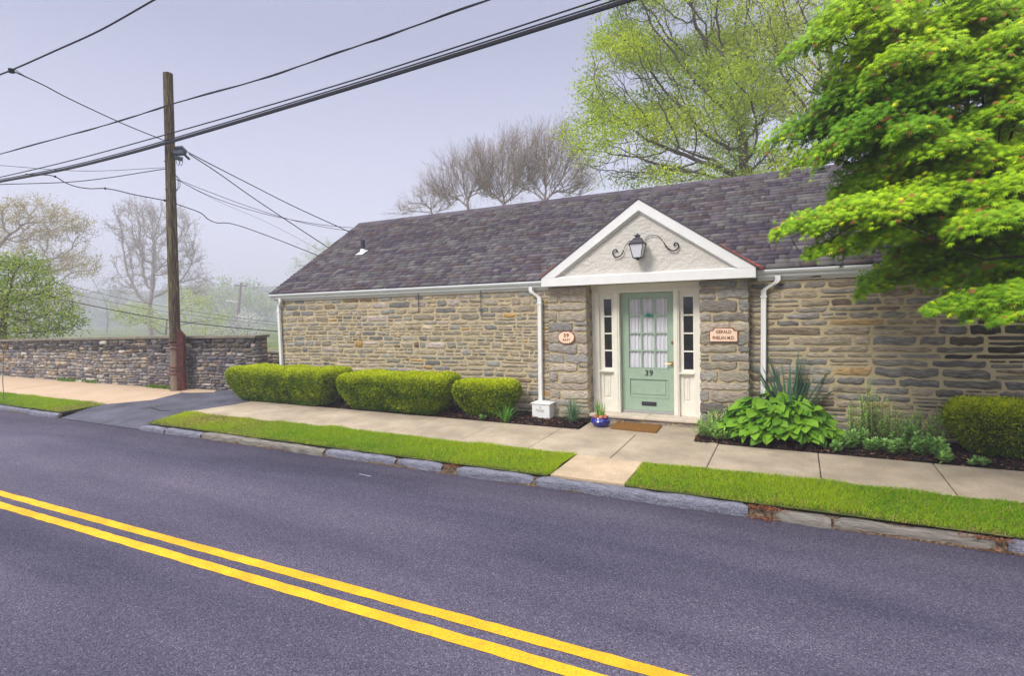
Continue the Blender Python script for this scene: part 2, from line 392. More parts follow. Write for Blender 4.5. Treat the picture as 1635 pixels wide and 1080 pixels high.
# pavement slabs (each slab slightly its own tint, open joints between)
def slabs(name, cells, m, thick=.05):
    mb = MB()
    for poly, c in cells:
        mb.cc = c; n = len(poly)
        cxm = sum(p[0] for p in poly)/n; cym = sum(p[1] for p in poly)/n
        inn = [(cxm+(x-cxm)*(1-.008/max(.3, abs(x-cxm)) if 1 else 1), cym+(y-cym)*(1-.008/max(.3, abs(y-cym)))) for x, y in poly]
        vs = [(x, y, gz(x, y)-thick) for x, y in poly]+[(x, y, gz(x, y)-.006) for x, y in poly]+[(x, y, gz(x, y)) for x, y in inn]
        fs = [tuple(range(2*n, 3*n))]
        for i in range(n):
            j = (i+1) % n
            fs += [(i, j, n+j, n+i), (n+i, n+j, 2*n+j, 2*n+i)]
        mb.add(vs, fs)
    return mb.build(name, m, col=True)
C0 = (.40, .33, .24)
def tint(k): return tuple(c*k for c in C0)
jx = [-11.15, -9.5, -8.2, -7.03, -5.84, -4.59, -3.42, -2.19, -.98, .26, 1.48, 2.7, 3.9, 5.1, 6.3, 7.5, 9]
tn = [1.0, .98, 1.03, 1.0, .96, .98, 1.02, 1.0, .97, .95, .93, 1.03, 1, .98, 1, .97]
cells = []
for i in range(len(jx)-1):
    g = .003 if jx[i] < -3 else .006
    g2 = .003 if jx[i+1] < -3 else .006
    if i == 0: poly = [(-11.3, 7.02), (jx[1]-g2, 7.02), (jx[1]-g2, 8.33), (-10.95, 8.33), (-10.98, 7.8)]
    else:
        yb = 8.33 if jx[i] < -1 else 8.19
        poly = [(jx[i]+g, 7.0), (jx[i+1]-g2, 7.0), (jx[i+1]-g2, yb), (jx[i]+g, yb)]
    cells.append((poly, tint(tn[i])))
# step slab from kerb to pavement, apron at the door
cells.append(([(-2.665, 6.10), (-1.745, 6.10), (-1.75, 6.99), (-2.66, 6.99)], (.50, .385, .255)))
cells.append(([(-3.12, 8.34), (-1.32, 8.34), (-1.32, 9.06), (-3.12, 9.06)], tint(1.02)))
o = slabs('pavement', cells, M['conc']); tag(o, kind='structure')
# dark speckled worn patch slab tints are procedural; far pavement by the boundary wall is tan
def tslab(poly, c=None): return (poly, (1, 1, 1))
mb = MB()
for poly in ([(-19.6, 6.9), (-14.1, 6.88), (-13.52, 7.6), (-13.85, 8.5), (-14.45, 8.86), (-19.6, 8.82)],
             [(-60, 6.95), (-19.62, 6.9), (-19.62, 8.82), (-60, 8.5)],
             [(-14.1, 8.62), (-13.6, 8.6), (-13.05, 8.86), (-13.3, 9.1), (-14.3, 9.0)]):
    mb.prism([(x, y) for x, y in poly], 'z', 0, .05)
    n = len(poly)
    for k in range(len(mb.v)-2*n, len(mb.v)):
        x, y, z = mb.v[k]; mb.v[k] = (x, y, gz(x, y)+(-.045 if z == 0 else .0))
tag(mb.build('footpath', M['tan']), kind='structure')
# driveway apron
dp = [(-13.9, 5.94), (-10.9, 5.94), (-11.28, 6.9), (-10.99, 7.8), (-10.97, 9.5), (-12.0, 9.36), (-13.2, 9.2), (-13.0, 8.86), (-13.6, 8.55), (-13.83, 8.5), (-13.5, 7.6), (-14.08, 6.86), (-14.05, 6.5)]
def dz_(x, y):
    t = min(1, max(0, (y-5.94)/.7)); return (rz(x, y)+.006)*(1-t)+(gz(x, y)+.0)*t
mb = MB(); mb.v = [(x, y, dz_(x, y)+.004) for x, y in dp]; mb.c = [(1, 1, 1)]*len(dp)
ctr = len(dp); mid = [(-12.4, 6.0), (-12.4, 6.7), (-12.3, 7.6), (-12.2, 8.7)]
mb.v += [(x, y, dz_(x, y)+.004) for x, y in mid]; mb.c += [(1, 1, 1)]*4
mb.f = [(0, 1, 13), (1, 2, 14, 13), (2, 3, 15, 14), (3, 4, 16, 15), (4, 5, 16), (5, 6, 7, 16), (7, 8, 16), (8, 9, 16), (9, 10, 15, 16), (10, 11, 14, 15), (11, 12, 13, 14), (12, 0, 13)]
dw = mb.build('driveway', M['drive'], smooth=False); tag(dw, kind='structure')
mb = MB(); r_ = random.Random(4); cp = [(222, 654), (240, 652), (255, 656), (272, 657), (290, 653), (315, 649), (345, 644), (362, 642)]; vs = []
for i, (px, py) in enumerate(cp):
    q = atZ(px, py, .03); wd = r_.uniform(.01, .022); z = dz_(q.x, q.y)+.009
    vs += [(q.x, q.y-wd, z), (q.x, q.y+wd, z)]
mb.add(vs, [(2*i, 2*i+2, 2*i+3, 2*i+1) for i in range(len(cp)-1)])
tag(mb.build('driveway_crack', M['mulch'], None), kind='structure')

# kerb stones: rough hewn blocks
def kerb_stone(x0, x1, m, yf=5.925, yb=6.065, top=0, seed=0, label='', rough=.010):
    r = np.random.default_rng(seed); nx_ = max(4, int((x1-x0)/.07)); prof = [(0, -.2), (0, -.10), (.0, -.035), (.018, -.008), (.06, 0), (.13, 0), (.175, -.004), (.19, -.03), (.19, -.2)]
    F1 = Field(seed+1, 14, 7); P = []
    for i in range(nx_+1):
        t = i/nx_; x = x0+(x1-x0)*t; e = min(t, 1-t)*(x1-x0); sh = max(0, 1-e/.035)
        for (py, pz) in prof:
            P.append((x, yf+py*(yb-yf)/.19+sh*.02*(1 if py < .09 else -1), gz(x, yf)+top-.016+pz-sh*.02*(pz > -.15)))
    P = np.array(P); nP = len(prof)
    d = F1(P)*rough; P[:, 2] += d*(P[:, 2] > -.2)*.7; P[:, 1] += F1(P[:, [1, 2, 0]])*rough
    P[:, 1] += .015*np.sin(P[:, 0]*1.3+seed)
    a = (np.arange(nx_)[:, None]*nP+np.arange(nP-1)[None]).ravel()
    Fq = np.stack([a, a+nP, a+nP+1, a+1], 1)
    caps = np.array([list(range(nP))[::-1], list(range(nx_*nP, (nx_+1)*nP))])
    o = np_mesh('kerb_stone', P, [Fq, caps], m, None, None, smooth=False)
    tag(o, label, 'kerb stone', 'kerb stones along the road edge')
k = M['kerb']; s_ = M['slate']
for q in [(-11.0, -10.25, k, -.015, 'short low kerb stone just right of the driveway mouth, at the verge tip'),
          (-10.22, -9.2, k, -.01, 'thin grey kerb stone, second to the right from the driveway mouth'),
          (-9.18, -6.3, s_, -.005, 'long brownish kerb stone along the yellowed left end of the verge'),
          (-6.26, -4.95, k, 0, 'blue grey kerb stone just right of the long brownish one'),
          (-4.92, -4.17, k, 0, 'kerb stone just left of the small earth gap'),
          (-3.93, -2.84, k, .0, 'blue grey kerb stone just right of the small earth gap'),
          (-2.80, -.43, k, .004, 'long smooth blue grey kerb stone in front of the tan step slab'),
          (-.18, .30, s_, -.012, 'short pale weathered kerb stone just right of the brown litter gap'),
          (.325, 1.52, s_, -.01, 'long cracked weathered grey brown kerb stone at the lower right'),
          (1.60, 4.4, k, .0, 'blue grey kerb stone cut off by the right edge of the picture'),
          (-15.3, -14.05, k, -.01, 'small kerb stone just left of the driveway mouth'),
          (-17.6, -15.35, k, -.01, 'dark kerb stone at the far left edge along the small patch of grass')]:
    kerb_stone(q[0], q[1], q[2], top=q[3], seed=int(abs(q[0])*10)+3, label=q[4], rough=.009 if q[2] is k else .014)
# earth lip behind kerb
o = sheet('verge_soil', [(-10.98, 6.03), (-2.69, 6.03), (-2.68, 6.98), (-11.2, 7.0)], gz, M['soil'], -.004); tag(o, kind='structure')
o = sheet('verge_soil', [(-1.73, 6.03), (30, 6.03), (30, 6.98), (-1.74, 6.98)], gz, M['soil'], -.004); tag(o, kind='structure')
o = sheet('verge_soil', [(-60, 6.0), (-14.0, 6.0), (-14.12, 6.86), (-60, 6.93)], gz, M['soil'], -.004); tag(o, kind='structure')

# grass blades
def grass(name, inside, x0, x1, y0, y1, n, label, hmul=1.0, dry=None):
    x = rng.uniform(x0, x1, n); y = rng.uniform(y0, y1, n); kp = inside(x, y); x, y = x[kp], y[kp]
    F1 = Field(3, 12, 3.0); F2 = Field(9, 12, 1.4)
    P = np.stack([x, y, 0*x], 1); f1 = F1(P); f2 = F2(P)
    if dry is not None:
        keep = rng.uniform(0, 1, len(x)) > dry(x, y); x, y, f1, f2 = x[keep], y[keep], f1[keep], f2[keep]; 
    n = len(x)
    h = (.025+.018*rng.random(n)+.009*f1)*hmul*np.where(rng.random(n) < .06, 1.7, 1); a = rng.uniform(0, 6.28, n); wd = rng.uniform(.0018, .0034, n)
    lx = rng.normal(0, .018, n); ly = rng.normal(0, .018, n)-.006
    z = np.array(gz(x, y))-.004
    ca, sa = np.cos(a)*wd, np.sin(a)*wd
    V = np.empty((n, 5, 3))
    V[:, 0] = np.stack([x-ca, y-sa, z], 1); V[:, 1] = np.stack([x+ca, y+sa, z], 1)
    V[:, 2] = np.stack([x+ca*.8+lx*.45, y+sa*.8+ly*.45, z+h*.6], 1); V[:, 3] = np.stack([x-ca*.8+lx*.45, y-sa*.8+ly*.45, z+h*.6], 1)
    V[:, 4] = np.stack([x+lx*1.3, y+ly*1.3, z+h], 1)
    b = np.arange(n)*5
    cA = np.array([.17, .36, .010]); cB = np.array([.50, .62, .015]); cC = np.array([.55, .43, .13])
    t = np.clip(.42+.30*f2+.14*f1+rng.normal(0, .24, n), 0, 1)[:, None]
    c = cA*(1-t)+cB*t
    dr = (rng.random(n) < .08)
    if dry is not None: dr |= rng.random(n) < dry(x, y)*.8
    c[dr] = cC*rng.uniform(.6, 1.1, (dr.sum(), 1))
    o = np_mesh(name, V.reshape(-1, 3), [np.stack([b, b+1, b+2, b+3], 1), np.stack([b+3, b+2, b+4], 1)], M['grass'], None, np.repeat(c, 5, 0))
    return tag(o, label, 'grass', kind='stuff')
Fe = Field(21, 10, 5)
def edge(x, y): return Fe(np.stack([x, y, 0*x], 1))*.03
def dryl(x, y): # worn tip by the driveway
    f = Field(5, 10, 2.2)(np.stack([x, y, 0*x], 1))
    return np.clip(np.clip((-7.6-x)/2.6, 0, .75)*(.5+.5*f)+np.clip((6.2-y)/.2, 0, 1)*.35, 0, .85)
grass('grass', lambda x, y: (y > 6.06+edge(x, y)+.0*x) & (y < 7.0+edge(x, y)) & (x > -11.0+(y-6.5)*-.3+edge(x, y)) & (x < -2.67+edge(x, y)*.6), -11.3, -2.6, 6.0, 7.05, 100000, 'strip of bright lawn left of the tan step slab, worn yellow at its left tip', dry=dryl)
grass('grass', lambda x, y: (y > 6.05+edge(x, y)) & (y < 7.0+edge(x, y)) & (x > -1.73+edge(x, y)*.6), -1.8, 4.2, 6.0, 7.05, 74000, 'strip of bright lawn right of the tan step slab', dry=lambda x, y: np.clip((6.16-y)/.15, 0, 1)*.4)
grass('grass', lambda x, y: (y > 6.05+edge(x, y)) & (y < 6.9+edge(x, y)) & (x < -14.05+edge(x, y)*2), -24, -13.9, 6.0, 7.0, 60000, 'small patch of lawn at the far left beside the tan footpath', 1.2, dry=lambda x, y: np.clip((x+14.9)/.8, 0, .6))

# beds of mulch
def bed(poly, seed):
    xs_ = [p[0] for p in poly]; ys_ = [p[1] for p in poly]; F1 = Field(seed, 14, 6)
    nx_, ny_ = int((max(xs_)-min(xs_))/.08), int((max(ys_)-min(ys_))/.06)
    X, Y = np.meshgrid(np.linspace(min(xs_), max(xs_), nx_), np.linspace(min(ys_), max(ys_), ny_))
    P = np.stack([X, Y, 0*X], -1).reshape(-1, 3); y0 = min(ys_)
    P[:, 2] = gz(P[:, 0], P[:, 1])-.01+.035*np.clip((P[:, 1]-y0)/.12, 0, 1)+.012*F1(P)+.02*np.clip(P[:, 1]-y0, 0, 1)
    P[:, 1] += (P[:, 1] < y0+.01)*F1(P*[.6, 0, 0])*.02
    ii, jj = np.meshgrid(np.arange(nx_-1), np.arange(ny_-1)); a = (jj*nx_+ii).ravel()
    tag(np_mesh('mulch_bed', P, np.stack([a, a+1, a+nx_+1, a+nx_], 1), M['mulch'], smooth=True), kind='structure')
    n = int((max(xs_)-min(xs_))*1500)
    c = np.stack([rng.uniform(min(xs_), max(xs_), n), y0+np.abs(rng.normal(0, .35, n))*1.0-.01, np.zeros(n)], 1); c = c[c[:, 1] < max(ys_)]; n = len(c)
    c[:, 2] = gz(c[:, 0], c[:, 1])-.01+.035*np.clip((c[:, 1]-y0)/.12, 0, 1)+.012*F1(c)+.02*np.clip(c[:, 1]-y0, 0, 1)+.008
    A = rng.normal(0, 1, (n, 3)); A[:, 2] *= .35; A /= np.linalg.norm(A, axis=1)[:, None]; B = np.cross(A, rng.normal(0, 1, (n, 3))); B /= np.linalg.norm(B, axis=1)[:, None]
    l = rng.uniform(.006, .028, (n, 1)); b_ = rng.uniform(.003, .008, (n, 1))
    V = np.stack([c-A*l-B*b_, c+A*l-B*b_*.6, c+A*l*.8+B*b_, c-A*l*.9+B*b_*.8], 1)
    t = rng.random((n, 1)); colr = np.where(t < .86, np.array([.035, .022, .022])*(.5+1.5*rng.random((n, 1))), np.where(t < .95, np.array([.28, .09, .03]), np.array([.35, .24, .13]))*(.5+.7*rng.random((n, 1))))
    tag(np_mesh('bark_mulch', V.reshape(-1, 3), np.arange(n*4).reshape(-1, 4), M['chips'], None, np.repeat(colr, 4, 0)), 'dark bark mulch '+('under the row of yew hedges' if min(xs_) < -5 else 'around the hosta right of the door'), 'mulch', kind='stuff')
bed([(-10.9, 8.36), (-3.16, 9.14)], 11)
bed([(-1.31, 8.2), (6, 9.14)], 12)

# ================================================================== STONEWORK
def layout(L, H, hr, lr, gap, seed, split=.35, x_off=0):
    r = random.Random(seed); S = []; z = 0
    while z < H-.02:
        h = r.uniform(*hr)
        if H-z-h < hr[0]*.8: h = H-z
        x = -r.uniform(0, .2) if x_off is None else 0
        while x < L-.01:
            wd = r.uniform(*lr)*(.7+.6*r.random()*h/hr[1])
            if L-x-wd < lr[0]*.7: wd = L-x
            if r.random() < split and h > hr[0]*1.35:
                f = r.uniform(.35, .65); x1 = x
                for (za, ha) in ((z, h*f), (z+h*f, h*(1-f))):
                    if r.random() < .45:
                        g = r.uniform(.35, .65); S += [(x, za, wd*g, ha), (x+wd*g, za, wd*(1-g), ha)]
                    else: S.append((x, za, wd, ha))
            else: S.append((x, z, wd, h))
            x += wd
        z += h
    S = np.array(S); g = gap*(.6+.8*np.random.default_rng(seed).random((len(S), 2)))
    S[:, 0] += g[:, 0]/2; S[:, 2] -= g[:, 0]; S[:, 1] += g[:, 1]/2; S[:, 3] -= g[:, 1]
    S[:, 2] = np.maximum(S[:, 2], .03); S[:, 3] = np.maximum(S[:, 3], .018)
    return S
PAL_A = [((.33, .275, .19), 3.4), ((.29, .26, .205), 3.4), ((.25, .245, .225), 2.6), ((.19, .185, .17), 1.2), ((.30, .255, .19), 3), ((.42, .35, .255), 2.0), ((.42, .26, .10), .3), ((.21, .155, .10), 1.0), ((.38, .32, .28), 1)]
PAL_B = [((.26, .24, .22), 3), ((.19, .185, .195), 2.4), ((.31, .27, .23), 2.8), ((.36, .295, .21), 2.2), ((.12, .115, .125), 1.0), ((.44, .40, .35), 1.1), ((.20, .15, .11), .8)]
def stones(name, S, O, U, m, parent, pal, seed, D=.022, warp=.012, skirt=.0, nu=9, nv=6, post=None, jit=.16, colfn=None, sq=1):
    """S rows (x, z, w, h) in the wall plane; O origin, U unit along, N outward"""
    r = np.random.default_rng(seed); n = len(S); U = np.array(U, float); Nn = np.cross(U, [0, 0, 1.]); Nn /= np.linalg.norm(Nn)
    u = np.array([-1, -.94, -.78, -.42, 0, .42, .78, .94, 1]); v = np.array([-1, -.84, -.35, .35, .84, 1])
    UU, VV = np.meshgrid(u, v, indexing='xy'); UU = UU.ravel(); VV = VV.ravel(); m_ = len(UU)
    w_, h_ = S[:, 2:3], S[:, 3:4]
    c1 = sq*np.clip(.022/w_, .02, .3)*r.uniform(.1, 1.8, (n, 1)); c2 = sq*np.clip(.22*r.uniform(.1, 1.8, (n, 1)), 0, .42)
    X = UU[None]*w_/2*(1-c1*np.abs(VV[None])**4); Z = VV[None]*h_/2*(1-c2*np.abs(UU[None])**9)
    # skewed corners
    q = r.normal(0, jit, (n, 4)); sk = q[:, 0:1]*UU*VV+q[:, 1:2]*UU*.7*0
    Z = Z+sk*h_*.5*.6; X = X+q[:, 2:3]*VV[None]*np.minimum(h_, .1)*.5
    ph = r.uniform(0, 6.28, (n, 4)); fr = r.uniform(1.2, 4.5, (n, 4))
    edgef = np.maximum(np.abs(VV), np.abs(UU))[None]**3
    Z = Z+edgef*h_*.11*(np.sin(UU[None]*fr[:, 0:1]*2+ph[:, 0:1])+.6*np.sin(UU[None]*fr[:, 1:2]*4+ph[:, 1:2]))
    bul = (1-np.abs(UU[None])**8)*(1-np.abs(VV[None])**6)
    dn = r.uniform(.55, 1.35, (n, 1))
    Y = D*dn*(bul*(.85+.15*np.sin(VV[None]*fr[:, 2:3]*2.2+ph[:, 2:3])+.14*np.sin(UU[None]*fr[:, 3:4]*2+VV[None]*4+ph[:, 3:4]))+r.normal(0, .10, (n, m_))*bul)+r.normal(0, .12, (n, 1))*D*UU[None]*bul
    lo = -.008 if skirt == 0 else D*.35
    Y = np.where(bul < .02, lo, Y)
    X = X+S[:, 0:1]+w_/2; Z = Z+S[:, 1:2]+h_/2
    P2 = np.stack([X.ravel(), np.zeros(X.size), Z.ravel()], 1); FA, FB = Field(seed+50, 12, 1.9), Field(seed+51, 12, 2.4)
    Z = Z+(FA(P2)*warp).reshape(n, m_); X = X+(FB(P2)*warp).reshape(n, m_)
    W = np.array(O, float)[None, None]+X[..., None]*U+Y[..., None]*Nn+Z[..., None]*np.array([0, 0, 1.])
    V = W.reshape(-1, 3)
    a = (np.arange(nv-1)[:, None]*nu+np.arange(nu-1)[None]).ravel(); q4 = np.stack([a, a+1, a+nu+1, a+nu], 1)
    Fq = (np.arange(n)[:, None, None]*m_+q4[None]).reshape(-1, 4); FF = [Fq]
    prob = np.array([p[1] for p in pal]); cc = np.array([p[0] for p in pal])[r.choice(len(pal), n, p=prob/prob.sum())]
    cc = cc*1.15*r.uniform(.8, 1.2, (n, 1))
    if colfn: cc = colfn(S, cc, r)
    C = np.repeat(cc, m_, 0)
    if skirt > 0:
        ring = list(range(nu))+[nu*(j+1)+nu-1 for j in range(nv-1)]+[nu*(nv-1)+i for i in range(nu-2, -1, -1)]+[nu*j for j in range(nv-2, 0, -1)]
        ring = np.array(ring); k_ = len(ring)
        back = W[:, ring]-Nn*(skirt+lo); base = len(V); V = np.concatenate([V, back.reshape(-1, 3)])
        i0 = np.arange(n)[:, None]*m_+ring[None]; i1 = base+np.arange(n)[:, None]*k_+np.arange(k_)[None]
        FF.append(np.stack([i0, i1, np.roll(i1, -1, 1), np.roll(i0, -1, 1)], -1).reshape(-1, 4)); C = np.concatenate([C, np.repeat(cc, k_, 0)])
    return np_mesh(name, V, FF, m, parent, C)

# ================================================================== HOUSE
XL, XR, YW = -10.95, 6.5, 9.15
house = empty('stone_house', (-2.2, 9.15, 0))
tag(house, 'low stone house with purple grey shingle roof and white gabled porch', 'house')
PILL, PIRR = (-3.905, -3.19), (-1.34, -.63)     # piers (left, right)
DX0, DX1 = -2.70, -1.79
mb = MB()
mb.box(XL, PILL[1]-.001, YW, 9.6, -.3, 2.40); mb.box(PIRR[0]+.001, XR, YW, 9.6, -.3, 2.40)
mb.box(XL, XL+.3, 9.6, 15.4, -.3, 2.40)
mb.prism([(9.15, 2.40), (15.3, 2.40), (12.18, 4.35)], 'x', XL, XL+.3)
mb.box(XR-.3, XR, 9.6, 15.4, -.3, 2.4); mb.box(XL, XR, 15.1, 15.4, -.3, 2.4)
wall = mb.build('wall', M['mortar'], house)
S = layout(PILL[0]-XL+.02, 2.42, (.075, .15), (.18, .56), .022, 5, split=.42)
stones('stone_facing', S, (XL, YW, -.02), (1, 0, 0), M['stone'], wall, PAL_A, 5, D=.014)
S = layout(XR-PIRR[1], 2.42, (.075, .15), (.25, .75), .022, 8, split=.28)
stones('stone_facing', S, (PIRR[1], YW, -.02), (1, 0, 0), M['stone'], wall, [((.30, .25, .18), 3), ((.26, .235, .195), 3.4), ((.225, .21, .19), 3), ((.185, .175, .165), 1.3), ((.34, .285, .21), 2.4), ((.40, .27, .13), .3), ((.19, .15, .11), 1)], 8, D=.015, colfn=lambda S, cc, r: cc*np.where((S[:, 0]+PIRR[1] > 1.75) & (S[:, 1] > 1.12), .30, np.where(S[:, 0]+PIRR[1] > 1.6, .72, 1))[:, None])  # far-right stones darkened in colour, most higher up: shade under the maple painted in
S = layout(6.2, 2.42, (.085, .17), (.16, .5), .027, 15)
stones('stone_facing', S, (XL, 15.35, -.02), (0, -1, 0), M['stone'], wall, PAL_A, 15)
# piers
for (x0, x1), sd in ((PILL, 31), (PIRR, 32)):
    mb = MB(); mb.box(x0+.012, x1-.012, 9.012, YW+.2, -.2, 2.34); pier = mb.build('pier', M['mortar'], house)
    r = random.Random(sd); S = []; z = -.02; i = 0
    while z < 2.32:
        h = r.uniform(.12, .20)
        if 2.34-z-h < .08: h = 2.34-z
        ga = .032; wd = x1-x0
        if r.random() < .06: cuts = [0, 1]
        else:
            f = r.uniform(.2, .42); cuts = [0, f, 1] if (i % 2) else [0, 1-f, 1]
        for a_, b_ in zip(cuts[:-1], cuts[1:]):
            if b_-a_ < .4 and r.random() < .3: S += [(a_*wd+ga/2*(a_ > 0), z+ga/2, (b_-a_)*wd-ga*.5, h*.5-ga), (a_*wd+ga/2*(a_ > 0), z+h*.5+ga/2, (b_-a_)*wd-ga*.5, h*.5-ga)]
            else: S.append((a_*wd+ga/2*(a_ > 0), z+ga/2, (b_-a_)*wd-ga*(.5 if len(cuts) > 2 else 0), h-ga))
        z += h; i += 1
    PALP = [((.36, .315, .245), 3), ((.31, .285, .25), 3), ((.26, .245, .225), 2), ((.40, .34, .27), 2), ((.21, .19, .165), 1)]
    stones('stone_facing', np.array(S), (x0, 9.0, 0), (1, 0, 0), M['stone'], pier, PALP, sd, D=.016, warp=.003, skirt=.16, jit=.09, sq=.55)
# reveals beside the door frame (stones of the pier's inner flank)
for xs0, U_, yy0 in ((PILL[1], (0, 1, 0), 9.15), (PIRR[0], (0, -1, 0), 9.30)):
    S = layout(.15, 2.3, (.09, .2), (.15, .16), .02, 3)
    stones('stone_facing', S, (xs0-.004 if U_[1] > 0 else xs0+.004, yy0, .02), U_, M['stone'], wall, PALP, 77, D=.014, warp=.002)

# roof: shingle courses
EY, EZ = 9.03, 2.478
SL = math.atan2(4.50-EZ, 12.18-EY); SLEN = math.hypot(4.50-EZ, 12.18-EY)
RX0, RX1 = -11.08, 6.7
def rp(x, s, o=0): # point on the front slope
    return np.stack([x, EY+s*math.cos(SL)-o*math.sin(SL), EZ+s*math.sin(SL)+o*math.cos(SL)], -1)
mb = MB(); mb.prism([(9.05, 2.465), (12.18, 4.475), (15.35, 2.465), (15.3, 2.42), (12.18, 4.36), (9.08, 2.44)], 'x', RX0+.02, RX1)
roof = mb.build('roof', material('roof underlay', (.05, .045, .055), .9), house)
SHP = np.array([(.092, .078, .094), (.122, .108, .120), (.070, .058, .078), (.112, .090, .090), (.145, .136, .134), (.088, .066, .070), (.105, .102, .102)])
SHW = np.array([3, 3, 2, 1.6, 1.6, 1.4, 2]); SHW = SHW/SHW.sum()
V, F_, C = [], [], []; ex = .128; nr = int(SLEN/ex)+1
for i in range(nr):
    s0 = i*ex; x = RX0-random.uniform(0, .2)
    while x < RX1:
        wd = random.choice((.09, .13, .16, .2, .27, .33))*random.uniform(.85, 1.15)
        a, b = max(x, RX0), min(x+wd, RX1); x += wd
        if b-a < .01: continue
        t = random.choice((.008, .010, .018)); s1 = min(s0+ex+.02, SLEN)
        s0_ = s0+random.uniform(-.004, .004); n0 = len(V)*8
        xx = np.array([a, b-.0015, b-.0015, a]); 
        lo = rp(xx, np.array([s0_, s0_, s1, s1]), -.004); hi = rp(xx, np.array([s0_, s0_, s1, s1]), 0)
        hi = rp(xx, np.array([s0_, s0_, s1, s1]), 0)+np.array([0, -math.sin(SL), math.cos(SL)])*np.array([t+.004, t+.004, .001, .001])[:, None]
        V.append(np.concatenate([lo, hi]))
        F_ += [(n0+4, n0+5, n0+6, n0+7), (n0, n0+1, n0+5, n0+4), (n0+1, n0+2, n0+6, n0+5), (n0+3, n0, n0+4, n0+7)]
        c = SHP[rng.choice(len(SHP), p=SHW)]*rng.uniform(.92, 1.08)
        if t > .01: c = c*1.05
        C.append(np.repeat(c[None], 8, 0))
np_mesh('shingles', np.concatenate(V), np.array(F_), M['shingle'], roof, np.concatenate(C))
mb = MB(); x = RX0   # ridge caps
while x < RX1:
    k_ = random.uniform(.7, 1.1); mb.cc = (.10*k_, .085*k_, .10*k_)
    mb.prism([(12.02, 4.41), (12.18, 4.525), (12.34, 4.41), (12.34, 4.40), (12.18, 4.50), (12.02, 4.395)], 'x', x, min(x+.2, RX1)); x += .203
mb.build('ridge_cap', M['shingle'], roof, col=True)
mb = MB(); mb.prism([(9.02, 2.455), (12.18, 4.49), (12.18, 4.46), (9.02, 2.43)], 'x', RX0-.015, RX0+.03); mb.build('rake_edge', M['darkmetal'], roof)
# vent stack
mb = MB(); c = Vector((-9.50, 10.55, 3.455)); mb.tube([c+Vector((0, 0, 0)), c+Vector((0, 0, .30))], .055, 14); vs = mb.build('vent_pipe', M['darkmetal'], roof, smooth=True)
mb = MB(); s_v = (c.y-EY)/math.cos(SL)
for (a, b, t0, t1) in ((-.13, .11, -.17, .06),):
    q = [rp(np.array([c.x+xx_]), np.array([s_v+ss]), oo)[0] for oo in (.022, .03) for xx_, ss in ((a, t0+.03), (b-.02, t0+.01), (b+.02, t1), (a+.06, t1))]
    mb.add(q, [(4, 5, 6, 7), (0, 1, 5, 4), (1, 2, 6, 5), (2, 3, 7, 6), (3, 0, 4, 7)])
mb.lathe([(.085, 0), (.06, .07), (.057, .09)], c+Vector((0, 0, .0)), 14); mb.build('vent_flashing', M['flash'], roof)

# gutters and fascia
def gutter(x0, x1):
    pr = [(9.13, 2.455), (9.13, 2.35), (9.07, 2.343), (9.055, 2.36), (9.045, 2.395), (9.015, 2.41), (9.0, 2.435), (9.0, 2.46), (9.012, 2.46), (9.015, 2.445), (9.06, 2.40), (9.11, 2.40), (9.12, 2.455)]
    mb = MB(); mb.prism(pr, 'x', x0, x1); g = mb.build('gutter', M['gutter'], house)
    mb = MB(); mb.box(x0, x1, 9.131, 9.149, 2.30, 2.455); mb.build('fascia', M['white'], house); return g
g1 = gutter(-11.06, -3.94); g2 = gutter(-.515, XR+.1)
mb = MB()
for x in (-8.72, -7.55, -10.98): MB().prism([(9.065, 2.338), (9.048, 2.36), (9.038, 2.395), (9.01, 2.406), (8.993, 2.433), (8.993, 2.464), (9.06, 2.464), (9.13, 2.46), (9.13, 2.338)], 'x', x-.035, x+.035).build('gutter_joint', M['gutter'], g1)

# downspouts
def downspout(xt, x, zb, lean=0, name='downspout'):
    mb = MB(); pts = [(xt, 9.06, 2.37), (xt, 9.06, 2.30), (xt+(x-xt)*.12, 9.062, 2.265), (xt+(x-xt)*.8, 9.085, 2.19), (x, 9.09, 2.15), (x, 9.09, 2.08), (x+lean, 9.09, zb)]
    # corrugated rectangular pipe: swept rounded rectangle
    def ring(p, k): return [(p[0]+a*.038, p[1]+b*.028, p[2]) for a, b in ((-1, -.6), (-.8, -1), (-.35, -1), (-.3, -.86), (.3, -.86), (.35, -1), (.8, -1), (1, -.6), (1, 1), (-1, 1))]
    vs = [q for i, p in enumerate(pts) for q in ring(p, i)]; n = 10
    mb.add(vs, [(i*n+j, i*n+(j+1) % n, (i+1)*n+(j+1) % n, (i+1)*n+j) for i in range(len(pts)-1) for j in range(n)])
    mb.box(x-.046, x+.046, 9.055, 9.125, 2.05, 2.075)
    return mb.build(name, M['white'], house)
downspout(-10.74, -10.84, .05, -.01)
downspout(-4.255, -4.10, .27, -.03)
downspout(-.235, -.43, .12, -.01)
mb = MB(); mb.box(-4.165+.0, -3.825, 8.78, 9.08, 0, .285, bev=.008); mb.box(-4.185, -3.805, 8.765, 9.09, .285, .305, bev=.006)
dbx = mb.build('drain_box', M['white'], house)
mb = MB(); mb.prism([(-4.09, .175), (-3.97, .155), (-3.93, .165), (-3.94, .20), (-4.09, .205)], 'y', 8.772, 8.779); mb.build('faded_label', material('faded label', (.55, .53, .46), .8), dbx)
mb = MB(); mb.tube([(-4.0, 8.779, .235), (-4.0, 8.768, .235)], .012, 10); mb.build('knob', M['steel'], dbx)
mb = MB(); mb.box(-3.885, -3.85, 8.772, 8.779, .02, .06); mb.build('scuff', material('scuff', (.30, .27, .22), .9), dbx)
